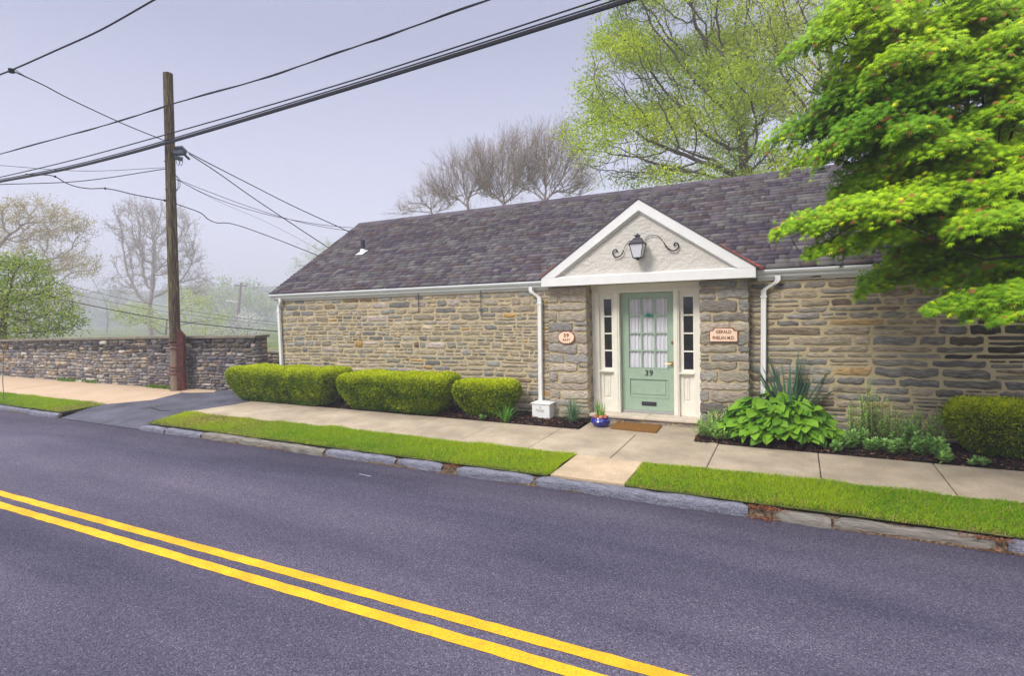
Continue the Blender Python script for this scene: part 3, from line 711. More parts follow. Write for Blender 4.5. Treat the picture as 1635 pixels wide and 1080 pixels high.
# staples of thin cable on the wall
for px, y1 in ((668, 499), (768, 504)):
    a, b = atY(px, 474, 9.118), atY(px, y1, 9.118); MB().tube([(a.x, 9.118, 2.34), (b.x, 9.118, b.z)], .006, 6).build('wall_cable', M['wire'], house)

# porch: beam, tympanum, rakes, gable roof
BX0, BX1, AX, AZ, BZ0, BZ1 = -3.935, -.52, -2.222, 3.655, 2.343, 2.49
mb = MB(); mb.box(BX0, BX1, 8.8, 8.9, BZ0, BZ1, bev=.004); mb.box(BX0+.03, BX1-.03, 8.9, 9.0, BZ0+.05, BZ1-.01)
mb.box(BX0, BX0+.1, 8.9, 9.6, BZ0, BZ1); mb.box(BX1-.1, BX1, 8.9, 9.6, BZ0, BZ1)
porch = mb.build('porch_beam', M['white'], house)
mb = MB(); mb.box(BX0+.1, BX1-.1, 8.9, 9.34, BZ0+.02, BZ0+.04); mb.build('porch_soffit', M['cream'], house)
sl = math.atan2(AZ-BZ1, AX-BX0); n_ = (-math.sin(sl), math.cos(sl))
mb = MB(); mb.prism([(BX0+.1, BZ1-.01), (BX1-.1, BZ1-.01), (AX, AZ-.10)], 'y', 8.872, 8.98); mb.build('stucco_panel', M['stucco'], house)
mb = MB(); tw = .138
for sg in (1, -1):
    xe = BX0 if sg > 0 else BX1
    dx = tw/math.sin(sl)
    mb.prism([(xe-.0*sg, BZ1+.002), (xe+sg*dx, BZ1+.002), (AX, AZ-tw/math.cos(sl)), (AX, AZ)], 'y', 8.80, 8.89)
    mb.prism([(xe+sg*(dx-.02), BZ1+.002), (xe+sg*(dx+.035), BZ1+.002), (AX, AZ-(tw+.03)/math.cos(sl)), (AX, AZ-(tw-.015)/math.cos(sl))], 'y', 8.845, 8.885)
mb.box(BX0+.2, BX1-.2, 8.84, 8.88, BZ1-.005, BZ1+.016)
mb.build('rake_board', M['white'], house)
# porch roof slopes running back into the main slope
mb = MB()
for sg in (1, -1):
    xe = (BX0 if sg > 0 else BX1)-sg*.03; ze = BZ1-.02
    def onroof(z): return EY+(z-EZ)/math.tan(SL)
    t = .022
    a = [(xe, 8.785, ze+.005), (AX, 8.785, AZ+.01), (AX, onroof(AZ)+.1, AZ+.01), (xe, onroof(ze)+.05, ze+.005)]
    vs = a+[(x, y, z+t) for x, y, z in a]
    mb.add(vs, [(0, 1, 2, 3), (7, 6, 5, 4), (0, 4, 5, 1), (1, 5, 6, 2), (2, 6, 7, 3), (3, 7, 4, 0)])
mb.cc = (.1, .09, .1)
mb.c = [(.11, .10, .115)]*len(mb.v)
mb.build('porch_roof', M['shingle'], house, col=True)
# rusty valley flashing where the porch roof meets the main slope
for sg, s0, s1 in ((1, 0, .10), (-1, 0, .62)):
    mb = MB(); xe = BX0 if sg > 0 else BX1
    def vp_(t, off, up_=.03):
        z = BZ1+.0+(AZ-BZ1)*t; x = xe+(AX-xe)*t; y = onroof(z); return (x-sg*off, y, z+up_+off*.0)
    pts = [vp_(s0+(s1-s0)*i/6, .0) for i in range(7)]+[vp_(s0+(s1-s0)*i/6, .07*(1-i/7)+.005, .02) for i in range(7)]
    mb.add(pts, [(i, i+1, i+8, i+7) for i in range(6)])
    mb.tube([(xe-sg*.03+(AX-xe)*t, 8.80+.0*t, BZ1+.012+(AZ-BZ1)*t) for t in (0, .08, .16, .3 if sg < 0 else .17)], .012, 6)
    mb.box(min(xe, xe-sg*.09), max(xe, xe-sg*.09), 8.93, 9.10, 2.47, 2.485)
    mb.build('valley_flashing', M['copper'], house)

# door surround
YF, YS, YD = 9.28, 9.33, 9.38
fr = MB()
fr.box(-3.19, -3.065, YF, YF+.1, .13, 2.30); fr.box(-1.465, -1.34, YF, YF+.1, .13, 2.30)
fr.box(-3.15, -3.13, YF-.012, YF, .13, 2.25); fr.box(-1.385, -1.365, YF-.012, YF, .13, 2.25)
fr.box(DX0-.105, DX0, YF-.01, YD+.04, .13, 2.235); fr.box(DX1, DX1+.085, YF-.01, YD+.04, .13, 2.235)
fr.box(DX0-.085, DX0-.03, YF-.022, YF-.01, .15, 2.235); fr.box(DX1+.02, DX1+.065, YF-.022, YF-.01, .15, 2.235)
fr.box(-3.19, -1.34, YF-.004, YF+.14, 2.2, 2.36); fr.box(-3.19, -1.34, YF-.03, YF-.004, 2.285, 2.345); fr.box(-3.15, -1.38, YF-.016, YF-.004, 2.225, 2.245)
fr.build('door_frame', M['cream'], house)
def sidelight(x0, x1, gx0, gx1):
    mb = MB(); Z0, Z1 = .905, 2.10; y0, y1 = YS, YS+.04
    mb.box(x0, gx0, y0, y1, .86, 2.2); mb.box(gx1, x1, y0, y1, .86, 2.2); mb.box(gx0, gx1, y0, y1, Z1, 2.2); mb.box(gx0, gx1, y0, y1, .86, Z0)
    for i in (1, 2, 3):
        z = Z0+(Z1-Z0)*i/4; mb.box(gx0, gx1, y0+.006, y1-.004, z-.012, z+.012)
    mb.box(x0-.0, x1, YF-.015, y1, .835, .862)
    s = mb.build('sidelight', M['cream'], house)
    mb = MB(); mb.box(gx0-.002, gx1+.002, y1-.012, y1-.006, Z0, Z1); mb.build('glass', M['darkglass'], s)
    mb = MB(); mb.box(x0, x1, YS+.012, YS+.045, .13, .835)
    mb.box(x0, x0+.06, YS-.005, YS+.012, .13, .835); mb.box(x1-.06, x1, YS-.005, YS+.012, .13, .835)
    mb.box(x0+.06, x1-.06, YS-.005, YS+.012, .13, .36); mb.box(x0+.06, x1-.06, YS-.005, YS+.012, .79, .835)
    mb.box(x0+.085, x1-.085, YS+.0, YS+.012, .40, .75, bev=.005); mb.box(x0+.115, x1-.115, YS-.008, YS+.012, .43, .72, bev=.006)
    mb.build('lower_panel', M['cream'], s)
sidelight(-3.064, -2.806, -2.985, -2.85); sidelight(-1.704, -1.466, -1.64, -1.487)
# door leaf
mb = MB(); y0 = YD; zb, zt = .175, 2.195; x0, x1 = DX0+.006, DX1-.006; gx0, gx1, gz0, gz1 = -2.575, -1.90, .905, 2.105
mb.box(x0, gx0, y0, y0+.045, zb, zt); mb.box(gx1, x1, y0, y0+.045, zb, zt); mb.box(gx0, gx1, y0, y0+.045, gz1, zt)
mb.box(gx0, gx1, y0, y0+.045, .735, gz0); mb.box(gx0, gx1, y0, y0+.045, zb, .40); mb.box(gx0, gx1, y0+.016, y0+.045, .40, .735)
for a, b, c, d in ((gx0, gx1, .715, .735), (gx0, gx1, .40, .42), (gx0, gx0+.02, .42, .715), (gx1-.02, gx1, .42, .715)): mb.box(a, b, y0-.007, y0+.016, c, d)
mb.box(gx0+.05, gx1-.05, y0+.006, y0+.016, .45, .685, bev=.006)
for i in (1, 2): x = gx0+(gx1-gx0)*i/3; mb.box(x-.013, x+.013, y0+.005, y0+.03, gz0, gz1)
for i in (1, 2, 3): z = gz0+(gz1-gz0)*i/4; mb.box(gx0, gx1, y0+.0065, y0+.029, z-.012, z+.012)
for a, b in ((gx0, gx0+.012), (gx1-.012, gx1)): mb.box(a, b, y0-.004, y0+.02, gz0, gz1)
mb.box(gx0, gx1, y0-.004, y0+.02, gz1-.012, gz1); mb.box(gx0, gx1, y0-.004, y0+.02, gz0, gz0+.012)
door = mb.build('door', M['green'], house); tag(door, 'sage green door with twelve curtained panes and number 39')
# curtain: pleated cloth right behind the panes
n = 160; xx = np.linspace(gx0-.01, gx1+.01, n); zz = np.linspace(gz0-.01, gz1+.01, 14); X, Z = np.meshgrid(xx, zz)
Y = y0+.038+.010*np.sin(X*95+.5*np.sin(Z*2)+2*np.sin(X*7))+.004*np.sin(X*210+Z); wob = .012*np.exp(-((X-gx0-.08)**2)/.004-((Z-gz0-.08)**2)/.01)
V = np.stack([X, Y-wob, Z], -1).reshape(-1, 3); ii, jj = np.meshgrid(np.arange(n-1), np.arange(13)); a = (jj*n+ii).ravel()
np_mesh('curtain', V, np.stack([a, a+1, a+n+1, a+n], 1), M['curtain'], door, smooth=True)
mb = MB(); mb.box(x0, x1, YD+.06, YD+.07, zb, zt); mb.build('inner_lining', material('dim hallway', (.25, .25, .27), .9), door)
def text(body, name, size, loc, m, parent, ext=.002, rot=(math.pi/2, 0, 0), bold=0, sx=1, space=1):
    cu = bpy.data.curves.new(name, 'FONT'); cu.body = body; cu.size = size; cu.extrude = ext; cu.align_x = 'CENTER'; cu.align_y = 'CENTER'; cu.offset = bold; cu.resolution_u = 3; cu.space_character = space
    t = bpy.data.objects.new('t', cu); COL.objects.link(t); bpy.context.view_layer.update()
    me = bpy.data.meshes.new_from_object(t.evaluated_get(bpy.context.evaluated_depsgraph_get())); bpy.data.objects.remove(t); bpy.data.curves.remove(cu)
    me.transform(Matrix.Translation(loc) @ Matrix.Rotation(rot[0], 4, 'X') @ Matrix.Diagonal((sx, 1, 1, 1)))
    me.materials.clear(); me.materials.append(m); me.name = name
    return link(name, me, parent)
text('39', 'house_number', .135, Vector((-2.225, YD-.004, .82)), M['black'], door, .003, sx=1.0, space=1.1, bold=.002)
mb = MB(); mb.box(-2.355, -2.105, YD-.014, YD, .262, .33, bev=.005); ms = mb.build('mail_slot', M['black'], door)
mb = MB(); mb.box(-2.32, -2.14, YD-.02, YD-.014, .283, .31, bev=.004); mb.build('flap', M['darkmetal'], ms)
mb = MB(); mb.box(-1.868, -1.815, YD-.012, YD, .955, 1.03, bev=.006); mb.tube([(-1.842, YD-.01, .993), (-1.842, YD-.05, .993)], .012, 10); mb.tube([(-1.842, YD-.05, .993), (-1.88, YD-.055, .993), (-1.955, YD-.05, .985)], [.011, .010, .007], 8); mb.build('handle', M['brass'], door, smooth=True)
mb = MB(); mb.lathe([(.026, 0), (.026, .012), (.012, .018)], (0, 0, 0), 16); mb.v = [(-1.825+x, YD-z, 1.345+y) for x, y, z in mb.v]; mb.build('lock', material('old bronze', (.20, .10, .06), .5, metal=.6), door, smooth=True)
mb = MB(); pts = [(-.055, -.015), (-.03, -.012), (-.035, .012), (-.015, .006), (-.008, .03), (.008, .03), (.01, .008), (.035, .02), (.03, -.004), (.06, -.002), (.075, -.025), (.03, -.02), (.01, -.03), (-.02, -.02)]
mb.prism([(-2.225+x*1.3, 1.815+z*1.3) for x, z in pts], 'y', YD-.006, YD+.003); mb.build('green_ornament', M['greenplastic'], door)
mb = MB(); mb.box(DX0, DX1, YD-.03, YD+.06, .125, .172, bev=.006); mb.build('threshold', M['steel'], house)
mb = MB(); mb.box(-3.185, -2.2, 9.0, 9.45, .085, .128, bev=.006); mb.box(-2.196, -1.345, 9.0, 9.45, .085, .128, bev=.006); sill = mb.build('door_sill', M['sillstone'], house)
mb = MB(); mb.box(-3.185, -1.345, 9.05, 9.4, -.1, .084); mb.build('riser', M['mortar'], sill)
S = np.array([(.05, .0, .52, .07), (.60, -.005, .3, .075), (.93, .0, .48, .072), (1.43, .0, .38, .07)]); stones('riser_stones', S, (-3.185, 9.05, .005), (1, 0, 0), M['stone'], sill, PALP, 91, D=.012, warp=.002)
# interior dark backing so nothing shows through
mb = MB(); mb.box(-3.19, -1.34, YD+.09, YD+.12, .1, 2.35); mb.build('dark_hall', material('dark interior', (.02, .02, .022), .9), house)

# ================================================================== WALL LANTERN
lan = empty('wall_lantern', (-2.2, 8.87, 2.9)); tag(lan, 'black iron wall lantern with scrolled arms mounted on the porch gable', 'lantern')
c = Vector((-2.215, 8.70, 2.87))
def sq(mb, c, w0, w1, z0, z1):
    a, b = w0/2, w1/2
    mb.add([(c.x+i*a, c.y+j*a, c.z+z0) for i, j in ((-1, -1), (1, -1), (1, 1), (-1, 1))]+[(c.x+i*b, c.y+j*b, c.z+z1) for i, j in ((-1, -1), (1, -1), (1, 1), (-1, 1))],
           [(3, 2, 1, 0), (4, 5, 6, 7), (0, 1, 5, 4), (1, 2, 6, 5), (2, 3, 7, 6), (3, 0, 4, 7)])
mb = MB(); sq(mb, c, .235, .245, .07, .085); sq(mb, c, .225, .115, .085, .155); sq(mb, c, .13, .125, .155, .165); sq(mb, c, .07, .06, .165, .205); sq(mb, c, .10, .085, .205, .215); sq(mb, c, .05, .015, .215, .245)
sq(mb, c, .125, .135, -.15, -.135); sq(mb, c, .05, .03, -.175, -.15)
for i, j in ((-1, -1), (1, -1), (1, 1), (-1, 1)):
    mb.tube([c+Vector((i*.062, j*.062, -.14)), c+Vector((i*.108, j*.108, .075))], .006, 5)
mb.tube([(c.x, c.y+.03, c.z+.0), (c.x, 8.872, c.z-.02)], .012, 8); mb.box(c.x-.05, c.x+.05, 8.856, 8.872, c.z-.12, c.z+.1)
mb.build('frame', M['black'], lan)
mb = MB(); sq(mb, c, .118, .205, -.134, .07); mb.build('glass', M['glassbulb'], lan)
for sg in (-1, 1):
    mb = MB(); X0 = c.x+sg*.075
    if sg > 0: P = [(0, .115), (.05, .165), (.13, .185), (.22, .155), (.29, .07), (.33, 0), (.38, -.055), (.44, -.085), (.50, -.07), (.525, -.02), (.51, .025), (.475, .035), (.455, .01), (.465, -.015)]
    else: P = [(0, .115), (.05, .125), (.11, .105), (.155, .05), (.185, -.01), (.21, -.07), (.25, -.11), (.31, -.125), (.355, -.10), (.37, -.05), (.355, -.01), (.32, .0), (.30, -.025), (.312, -.045)]
    pts = []
    for i in range(len(P)-1):   # Catmull-Rom
        p0, p1, p2, p3 = P[max(i-1, 0)], P[i], P[i+1], P[min(i+2, len(P)-1)]
        for t in (0, .25, .5, .75):
            f = lambda k: .5*(2*p1[k]+(p2[k]-p0[k])*t+(2*p0[k]-5*p1[k]+4*p2[k]-p3[k])*t*t+(-p0[k]+3*p1[k]-3*p2[k]+p3[k])*t**3)
            pts.append((X0+sg*f(0), 8.855-.02*math.sin(len(pts)*.06), c.z+.03+f(1)))
    rs = [.005+(.006 if i > len(pts)*.33 else 0)*1.0+(.004*math.sin(i*1.9) if len(pts)*.3 < i < len(pts)*.5 else 0) for i in range(len(pts))]
    mb.tube(pts, rs, 7); mb.build('scroll_arm', M['black'], lan, smooth=True)

# ================================================================== SIGNS
sg_ = empty('oval_sign', (-3.555, 8.98, 1.455)); tag(sg_, 'small oval plaque reading 39 EAST on the left stone pier', 'sign')
mb = MB(); mb.prism([(-3.555+.158*math.cos(t), 1.452+.118*math.sin(t)) for t in np.linspace(0, 2*math.pi, 33)[:-1]], 'y', 8.972, 9.0); mb.build('edge', M['signedge'], sg_)
mb = MB(); pts = []
for t in np.linspace(0, 2*math.pi, 49)[:-1]:
    k_ = 1-.12*math.exp(-((t-math.pi/2)/.13)**2)-.08*math.exp(-((t-3*math.pi/2)/.12)**2); pts.append((-3.558+.143*math.cos(t)*k_, 1.455+.104*math.sin(t)*k_))
mb.prism(pts, 'y', 8.966, 8.972); mb.build('face', M['signface'], sg_)
text('39', 'number', .088, Vector((-3.556, 8.964, 1.488)), M['signedge'], sg_, .0015, bold=.003, space=1.25)
text('EAST', 'lettering', .05, Vector((-3.554, 8.964, 1.412)), M['signedge'], sg_, .0015, bold=.002, space=1.3)
sg_ = empty('name_plaque', (-.985, 8.98, 1.49)); tag(sg_, 'small stepped rectangular name plaque with red brown letters on the right stone pier', 'sign')
def plaq(w, h, k): return [(-.985+x, 1.495+z) for x, z in ((-w, -h), (w, -h), (w, h*.52), (w-.035, h*.56), (w-.055, h*.72), (w-.07, h*.98), (w-.08, h), (-w+.08, h), (-w+.07, h*.98), (-w+.055, h*.72), (-w+.035, h*.56), (-w, h*.52))]
mb = MB(); mb.prism(plaq(.207, .110, 0), 'y', 8.972, 9.0); mb.build('edge', M['signedge'], sg_)
mb = MB(); mb.prism(plaq(.194, .098, 0), 'y', 8.966, 8.972); mb.build('face', M['signface'], sg_)
text('GERALD', 'lettering', .068, Vector((-.985, 8.964, 1.541)), M['signedge'], sg_, .0015, bold=.0015, sx=.88)
text("PHELAN M.D.", 'lettering', .070, Vector((-.985, 8.964, 1.449)), M['signedge'], sg_, .0015, bold=.0015, sx=.76)

# ================================================================== DOOR MAT, POT
a, b, c_, d = [atZ(*p, .01) for p in ((975, 685), (1047.6, 691.7), (1057, 681), (986.4, 676))]
mb = MB(); q = [a, b, c_, d]
mb.add([(p.x, p.y, gz(p.x, p.y)+.002) for p in q]+[(p.x, p.y, gz(p.x, p.y)+.026) for p in q], [(4, 5, 6, 7), (0, 1, 5, 4), (1, 2, 6, 5), (2, 3, 7, 6), (3, 0, 4, 7)])
dm = mb.build('doormat', M['coir']); tag(dm, 'brown coir doormat lying before the front step', 'doormat')
pot = empty('flower_pot', (-2.86, 8.66, .005)); tag(pot, 'round cobalt blue glazed bowl planter beside the front step', 'planter')
mb = MB(); mb.lathe([(.085, 0), (.115, .02), (.155, .07), (.162, .105), (.145, .135), (.135, .145), (.142, .158), (.138, .165), (.125, .16), (.12, .13)], (-2.86, 8.66, .0), 32); mb.build('bowl', M['cobalt'], pot, smooth=True)
mb = MB(); mb.lathe([(.118, .128), (.1, .135), (.04, .14)], (-2.86, 8.66, .0), 16); mb.build('soil', M['mulch'], pot)
mb = MB()
for x, y in ((-.07, -.03), (.075, .0), (-.02, .07), (.03, -.08)):
    mb.lathe([(.035, .13), (.042, .15), (.04, .185), (.03, .20), (.022, .175)], (-2.86+x, 8.66+y, 0), 10)
mb.build('terracotta_pieces', M['terra'], pot)
mb = MB(); mb.lathe([(.01, .14), (.025, .155), (.022, .18), (.005, .195)], (-2.83, 8.60, 0), 8); mb.build('bulb', M['cream'], pot, smooth=True)
# ================================================================== PLANTS
def unit(a): return a/np.maximum(np.linalg.norm(a, axis=-1, keepdims=True), 1e-9)
def place(P, D, Nn, size, T, F):
    """instances of template T (m,3: forward, side, normal) written out as real geometry"""
    D = unit(D); S = unit(np.cross(Nn, D)); Nn = np.cross(D, S); size = np.asarray(size).reshape(-1, 1, 1)
    V = P[:, None]+size*(T[None, :, 0:1]*D[:, None]+T[None, :, 1:2]*S[:, None]+T[None, :, 2:3]*Nn[:, None])
    m = len(T); n = len(P)
    return V.reshape(-1, 3), [(np.arange(n)[:, None, None]*m+np.asarray(f)[None]).reshape(-1, np.asarray(f).shape[1]) for f in F]
T_LEAF = np.array([(0, 0, 0), (.35, .2, .03), (1, 0, -.06), (.35, -.2, .03)]); F_LEAF = [np.array([(0, 3, 2, 1)])]
T_BUD = np.array([(0, 0, 0), (.45, .14, 0), (1, 0, 0), (.45, -.14, 0)]);
def maple_T():
    v = [(0, 0, 0)]; ang = [180, 140, 112, 88, 66, 44, 24, 0]  # half outline
    tips = [(-105, .50), (-68, .78), (-34, .95), (0, 1.08), (34, .95), (68, .78), (105, .50)]
    out = []
    for i, (a, r) in enumerate(tips):
        if i: am = (tips[i-1][0]+a)/2; out.append((am, .30))
        out.append((a, r))
    for a, r in out:
        t = math.radians(a); v.append((.0+r*math.cos(t), r*math.sin(t), -.16*r*r))
    v.append((-.10, 0, .0))
    n = len(out); f = [(0, i+1, i+2) for i in range(n-1)]+[(0, n, n+1), (0, n+1, 1)]
    return np.array(v), [np.array(f)[:, ::-1]]
T_MAP, F_MAP = maple_T()
def jitter(n, s): return rng.normal(0, s, (n, 3))

def arcs(name, c, n, L, wd, m, parent, colf, spread=(.1, .9), droop=1.0, base_r=.05, seed=0, seg=7, stiff=1.0, fold=.25):
    """strap leaves arching out of a crown"""
    r = np.random.default_rng(seed); V, F = [], []; C = []
    for i in range(n):
        a = r.uniform(0, 6.283); e = r.uniform(*spread); l = L*r.uniform(.6, 1.05); w_ = wd*r.uniform(.75, 1.2)
        d = np.array([math.cos(a), math.sin(a), 0]); s = np.array([-math.sin(a), math.cos(a), 0]); p = np.array(c)+d*base_r*r.random(); ang = math.pi/2-e*.9
        col = colf(r); b = len(V)
        for j in range(seg+1):
            t = j/seg; ww = w_*(1-t**2.2)*(.65+.35*min(1, t*4))+.0004
            up_ = np.array([0, 0, 1])*math.cos(ang)*fold*ww
            V += [p-s*ww, p+np.array([0, 0, -fold*ww]), p+s*ww]; C += [col]*3
            p = p+(d*math.cos(ang)+np.array([0, 0, math.sin(ang)]))*l/seg; ang -= droop*e*(.3+t)*2.2/seg*stiff
            if p[2] < c[2]+.01: p[2] = c[2]+.01
        for j in range(seg):
            k = b+3*j; F += [(k, k+1, k+4, k+3), (k+1, k+2, k+5, k+4)]
    return np_mesh(name, np.array(V), np.array(F), m, parent, np.array(C), smooth=True)

# --- clipped yew hedges
def hedge(x0, x1, y0, y1, h, seed, label, group='clipped yew hedges along the wall', n=1.0, round_=.16):
    cx, cy = (x0+x1)/2, (y0+y1)/2; e = empty('yew_hedge', (cx, cy, gz(cx, cy)))
    tag(e, label, 'hedge', group); base = gz(cx, cy)
    a, b = (x1-x0)/2, (y1-y0)/2; F1 = Field(seed, 16, 3.2); F2 = Field(seed+1, 16, 9)
    # surface samples on a rounded box; sides tuck in toward the foot
    def surf(m, inset=0):
        ar = np.array([4*a*b, 2*a*h, 2*a*h*.6, 2*b*h, 2*b*h]); k = rng.choice(5, m, p=ar/ar.sum()); u = rng.uniform(-1, 1, m); v = rng.uniform(-1, 1, m)
        P = np.empty((m, 3)); 
        P[:, 0] = np.select([k < 3, k == 3, k == 4], [u*a, -a+0*u, a+0*u]); P[:, 1] = np.select([k == 0, k == 1, k == 2, k > 2], [v*b, -b+0*v, b+0*v, u*b])
        P[:, 2] = np.where(k == 0, h, h*(v+1)/2)
        return P, k
    def shape(P):
        q = P.copy(); c = np.array([0, 0, h/2]); hh = np.array([a, b, h/2]); rr = min(round_, h/2)
        inner = np.clip(q-c, -(hh-rr), hh-rr); d = q-c-inner; L_ = np.linalg.norm(d, axis=1, keepdims=True); L_[L_ == 0] = 1
        nrm = d/L_; q = c+inner+nrm*np.minimum(rr, np.linalg.norm(d, axis=1, keepdims=True)*0+rr)
        t = np.clip(1-q[:, 2]/(h*.7), 0, 1)**1.4; sc = 1-t*.30/a; sy = 1-t*.22/b
        q[:, 0] *= sc; q[:, 1] *= sy
        q += nrm*(F1(q)[:, None]*.010+F2(q)[:, None]*.010)
        return q, nrm
    # twiggy dark core
    nu, nv = 40, 24; X = []
    th = np.linspace(0, 2*math.pi, nu, endpoint=False); rows = []
    for j in range(nv):
        z = h*j/(nv-1); 
        P = np.stack([a*1.0*np.sign(np.cos(th))*np.abs(np.cos(th))**.35, b*np.sign(np.sin(th))*np.abs(np.sin(th))**.35, np.full(nu, z)], 1); P2, nr = shape(P); P2[:, :2] *= .93; P2[:, 2] = P2[:, 2]*.95; rows.append(P2)
    V = np.concatenate(rows+[np.array([[0, 0, h*.93]])]); a_ = (np.arange(nv-1)[:, None]*nu+np.arange(nu)[None]).ravel(); b_ = (np.arange(nv-1)[:, None]*nu+(np.arange(nu)+1)[None] % nu).ravel()
    top = np.array([((nv-1)*nu+i, (nv-1)*nu+(i+1) % nu, nv*nu) for i in range(nu)])
    V = V+np.array([cx, cy, base]); np_mesh('twigs', V, [np.stack([a_, b_, b_+nu, a_+nu], 1), top], M['core'], e, smooth=True)
    m = int(12000*n*(4*a*b+4*a*h+2*b*h)); P, k = surf(m); q, nr = shape(P)
    dep = rng.exponential(.032, m)[:, None]; q = q-nr*dep+nr*.012
    D = unit(nr*.9+jitter(m, .75)+np.array([0, 0, .35])); Nn = unit(jitter(m, 1)+nr*.6)
    T = np.array([(0, 0, 0), (.5, .13, .04), (1, 0, 0), (.5, -.13, .04)])
    sz = rng.uniform(.028, .062, m); V, F = place(q, D, Nn, sz, T, F_LEAF)
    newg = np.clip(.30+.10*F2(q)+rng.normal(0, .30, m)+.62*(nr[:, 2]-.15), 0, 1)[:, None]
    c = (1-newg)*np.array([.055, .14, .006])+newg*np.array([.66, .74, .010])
    c[rng.random(m) < .02] = (.20, .11, .03)
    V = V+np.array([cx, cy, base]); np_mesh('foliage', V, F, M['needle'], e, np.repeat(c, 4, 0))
hedge(-11.55, -8.45, 8.1, 9.0, .74, 101, 'largest clipped yew hedge, leftmost of the row beside the driveway')
hedge(-8.2, -5.72, 8.12, 8.98, .72, 102, 'middle clipped yew hedge of the row left of the door')
hedge(-5.60, -4.42, 8.35, 8.98, .655, 103, 'small square clipped yew hedge nearest the white drain box')
hedge(1.72, 3.6, 8.42, 9.08, .70, 104, 'clipped yew hedge at the right edge of the picture under the maple', round_=.22)

# --- hosta
ho = empty('hosta', (-.2, 8.6, gz(-.2, 8.6))); tag(ho, 'large hosta with broad glossy heart shaped leaves at the foot of the yucca', 'hosta')
u = np.linspace(0, 1, 9); T = []
for t in u:
    ww = .40*math.sin(math.pi*min(1, t**.72*1.0))**.8*(1-.15*t)+.0 if 0 < t < 1 else 0.0
    for s_ in (-1, -.5, 0, .5, 1): T.append((t+(-.10*abs(s_) if t < .35 else 0)*(1-t/.35 if t < .35 else 0)*1.0, s_*ww, .10*abs(s_)*(1 if abs(s_) < 1 else .75)-.42*t*t+.10*t))
T = np.array(T); a = (np.arange(8)[:, None]*5+np.arange(4)[None]).ravel(); FH = [np.stack([a, a+1, a+6, a+5], 1)]
n = 430; r1 = np.sqrt(rng.random(n)); th = rng.uniform(0, 2*math.pi, n); lay = rng.random(n)
px = -.24+.76*r1*np.cos(th); py = 8.62+.40*r1*np.sin(th); pz = gz(px, py)+.10+.56*(1-r1**2.4)*(.6+.4*lay)+.03
P = np.stack([px, py, pz], 1); outd = np.stack([np.cos(th)*.9, np.sin(th)*.7-.18, 0*th], 1)
D = unit(outd+jitter(n, .45)*[1, 1, .5]+np.array([0, 0, -.25])); Nn = unit(np.stack([.35*np.cos(th)*r1, .35*np.sin(th)*r1-.35, np.ones(n)], 1)+jitter(n, .32))
V, F = place(P, D, Nn, rng.uniform(.11, .235, n), T, FH); t = rng.random((n, 1)); c = (1-t)*np.array([.07, .21, .012])+t*np.array([.23, .45, .025])
np_mesh('leaves', V, F, M['hosta'], ho, np.repeat(c, len(T), 0), smooth=True)
mb = MB()
for i in range(0, n, 3):
    p = P[i]; mb.tube([(-.24+.12*(p[0]+.24), 8.66, gz(-.2, 8.6)), ((-.24+p[0])/2, (8.66+p[1])/2, p[2]*.6), tuple(p)], .006, 4)
mb.cc = None; mb.build('stalks', material('hosta stalk', (.16, .28, .07), .6), ho)
# --- yucca
yu = empty('yucca', (-.12, 8.92, 0)); tag(yu, 'spiky blue green yucca rising behind the hosta beside the right downspout', 'yucca')
arcs('blades', (-.08, 8.90, .22), 80, 1.12, .024, M['grass'], yu, lambda r: np.array([.10, .20, .135])*r.uniform(.6, 1.5) if r.random() < .9 else np.array([.36, .34, .12]), spread=(.03, .95), droop=.35, base_r=.10, seed=3, stiff=.8)
# --- daylilies
for i, (x, y, nb, L, lab) in enumerate([(-4.47, 8.36, 46, .40, 'arching strappy green plant in front of the small hedge'), (-3.35, 8.66, 120, .48, 'tuft of narrow blue green leaves between the drain box and the blue planter')]):
    e = empty('strap_leaf_plant', (x, y, gz(x, y))); tag(e, lab, 'plant', 'strap leaved plants left of the door')
    arcs('blades', (x, y, gz(x, y)+.02), nb, L, .009 if i == 0 else .0065, M['grass'], e, (lambda r: np.array([.14, .34, .05])*r.uniform(.7, 1.4)) if i == 0 else (lambda r: np.array([.15, .26, .14])*r.uniform(.6, 1.6)), spread=(.05, .95), droop=.8, base_r=.06, seed=20+i)
arcs('blades', (-2.86, 8.66, .14), 34, .33, .0085, M['grass'], pot, lambda r: np.array([.20, .40, .07])*r.uniform(.7, 1.4), spread=(.0, .42), droop=.35, base_r=.07, seed=31)
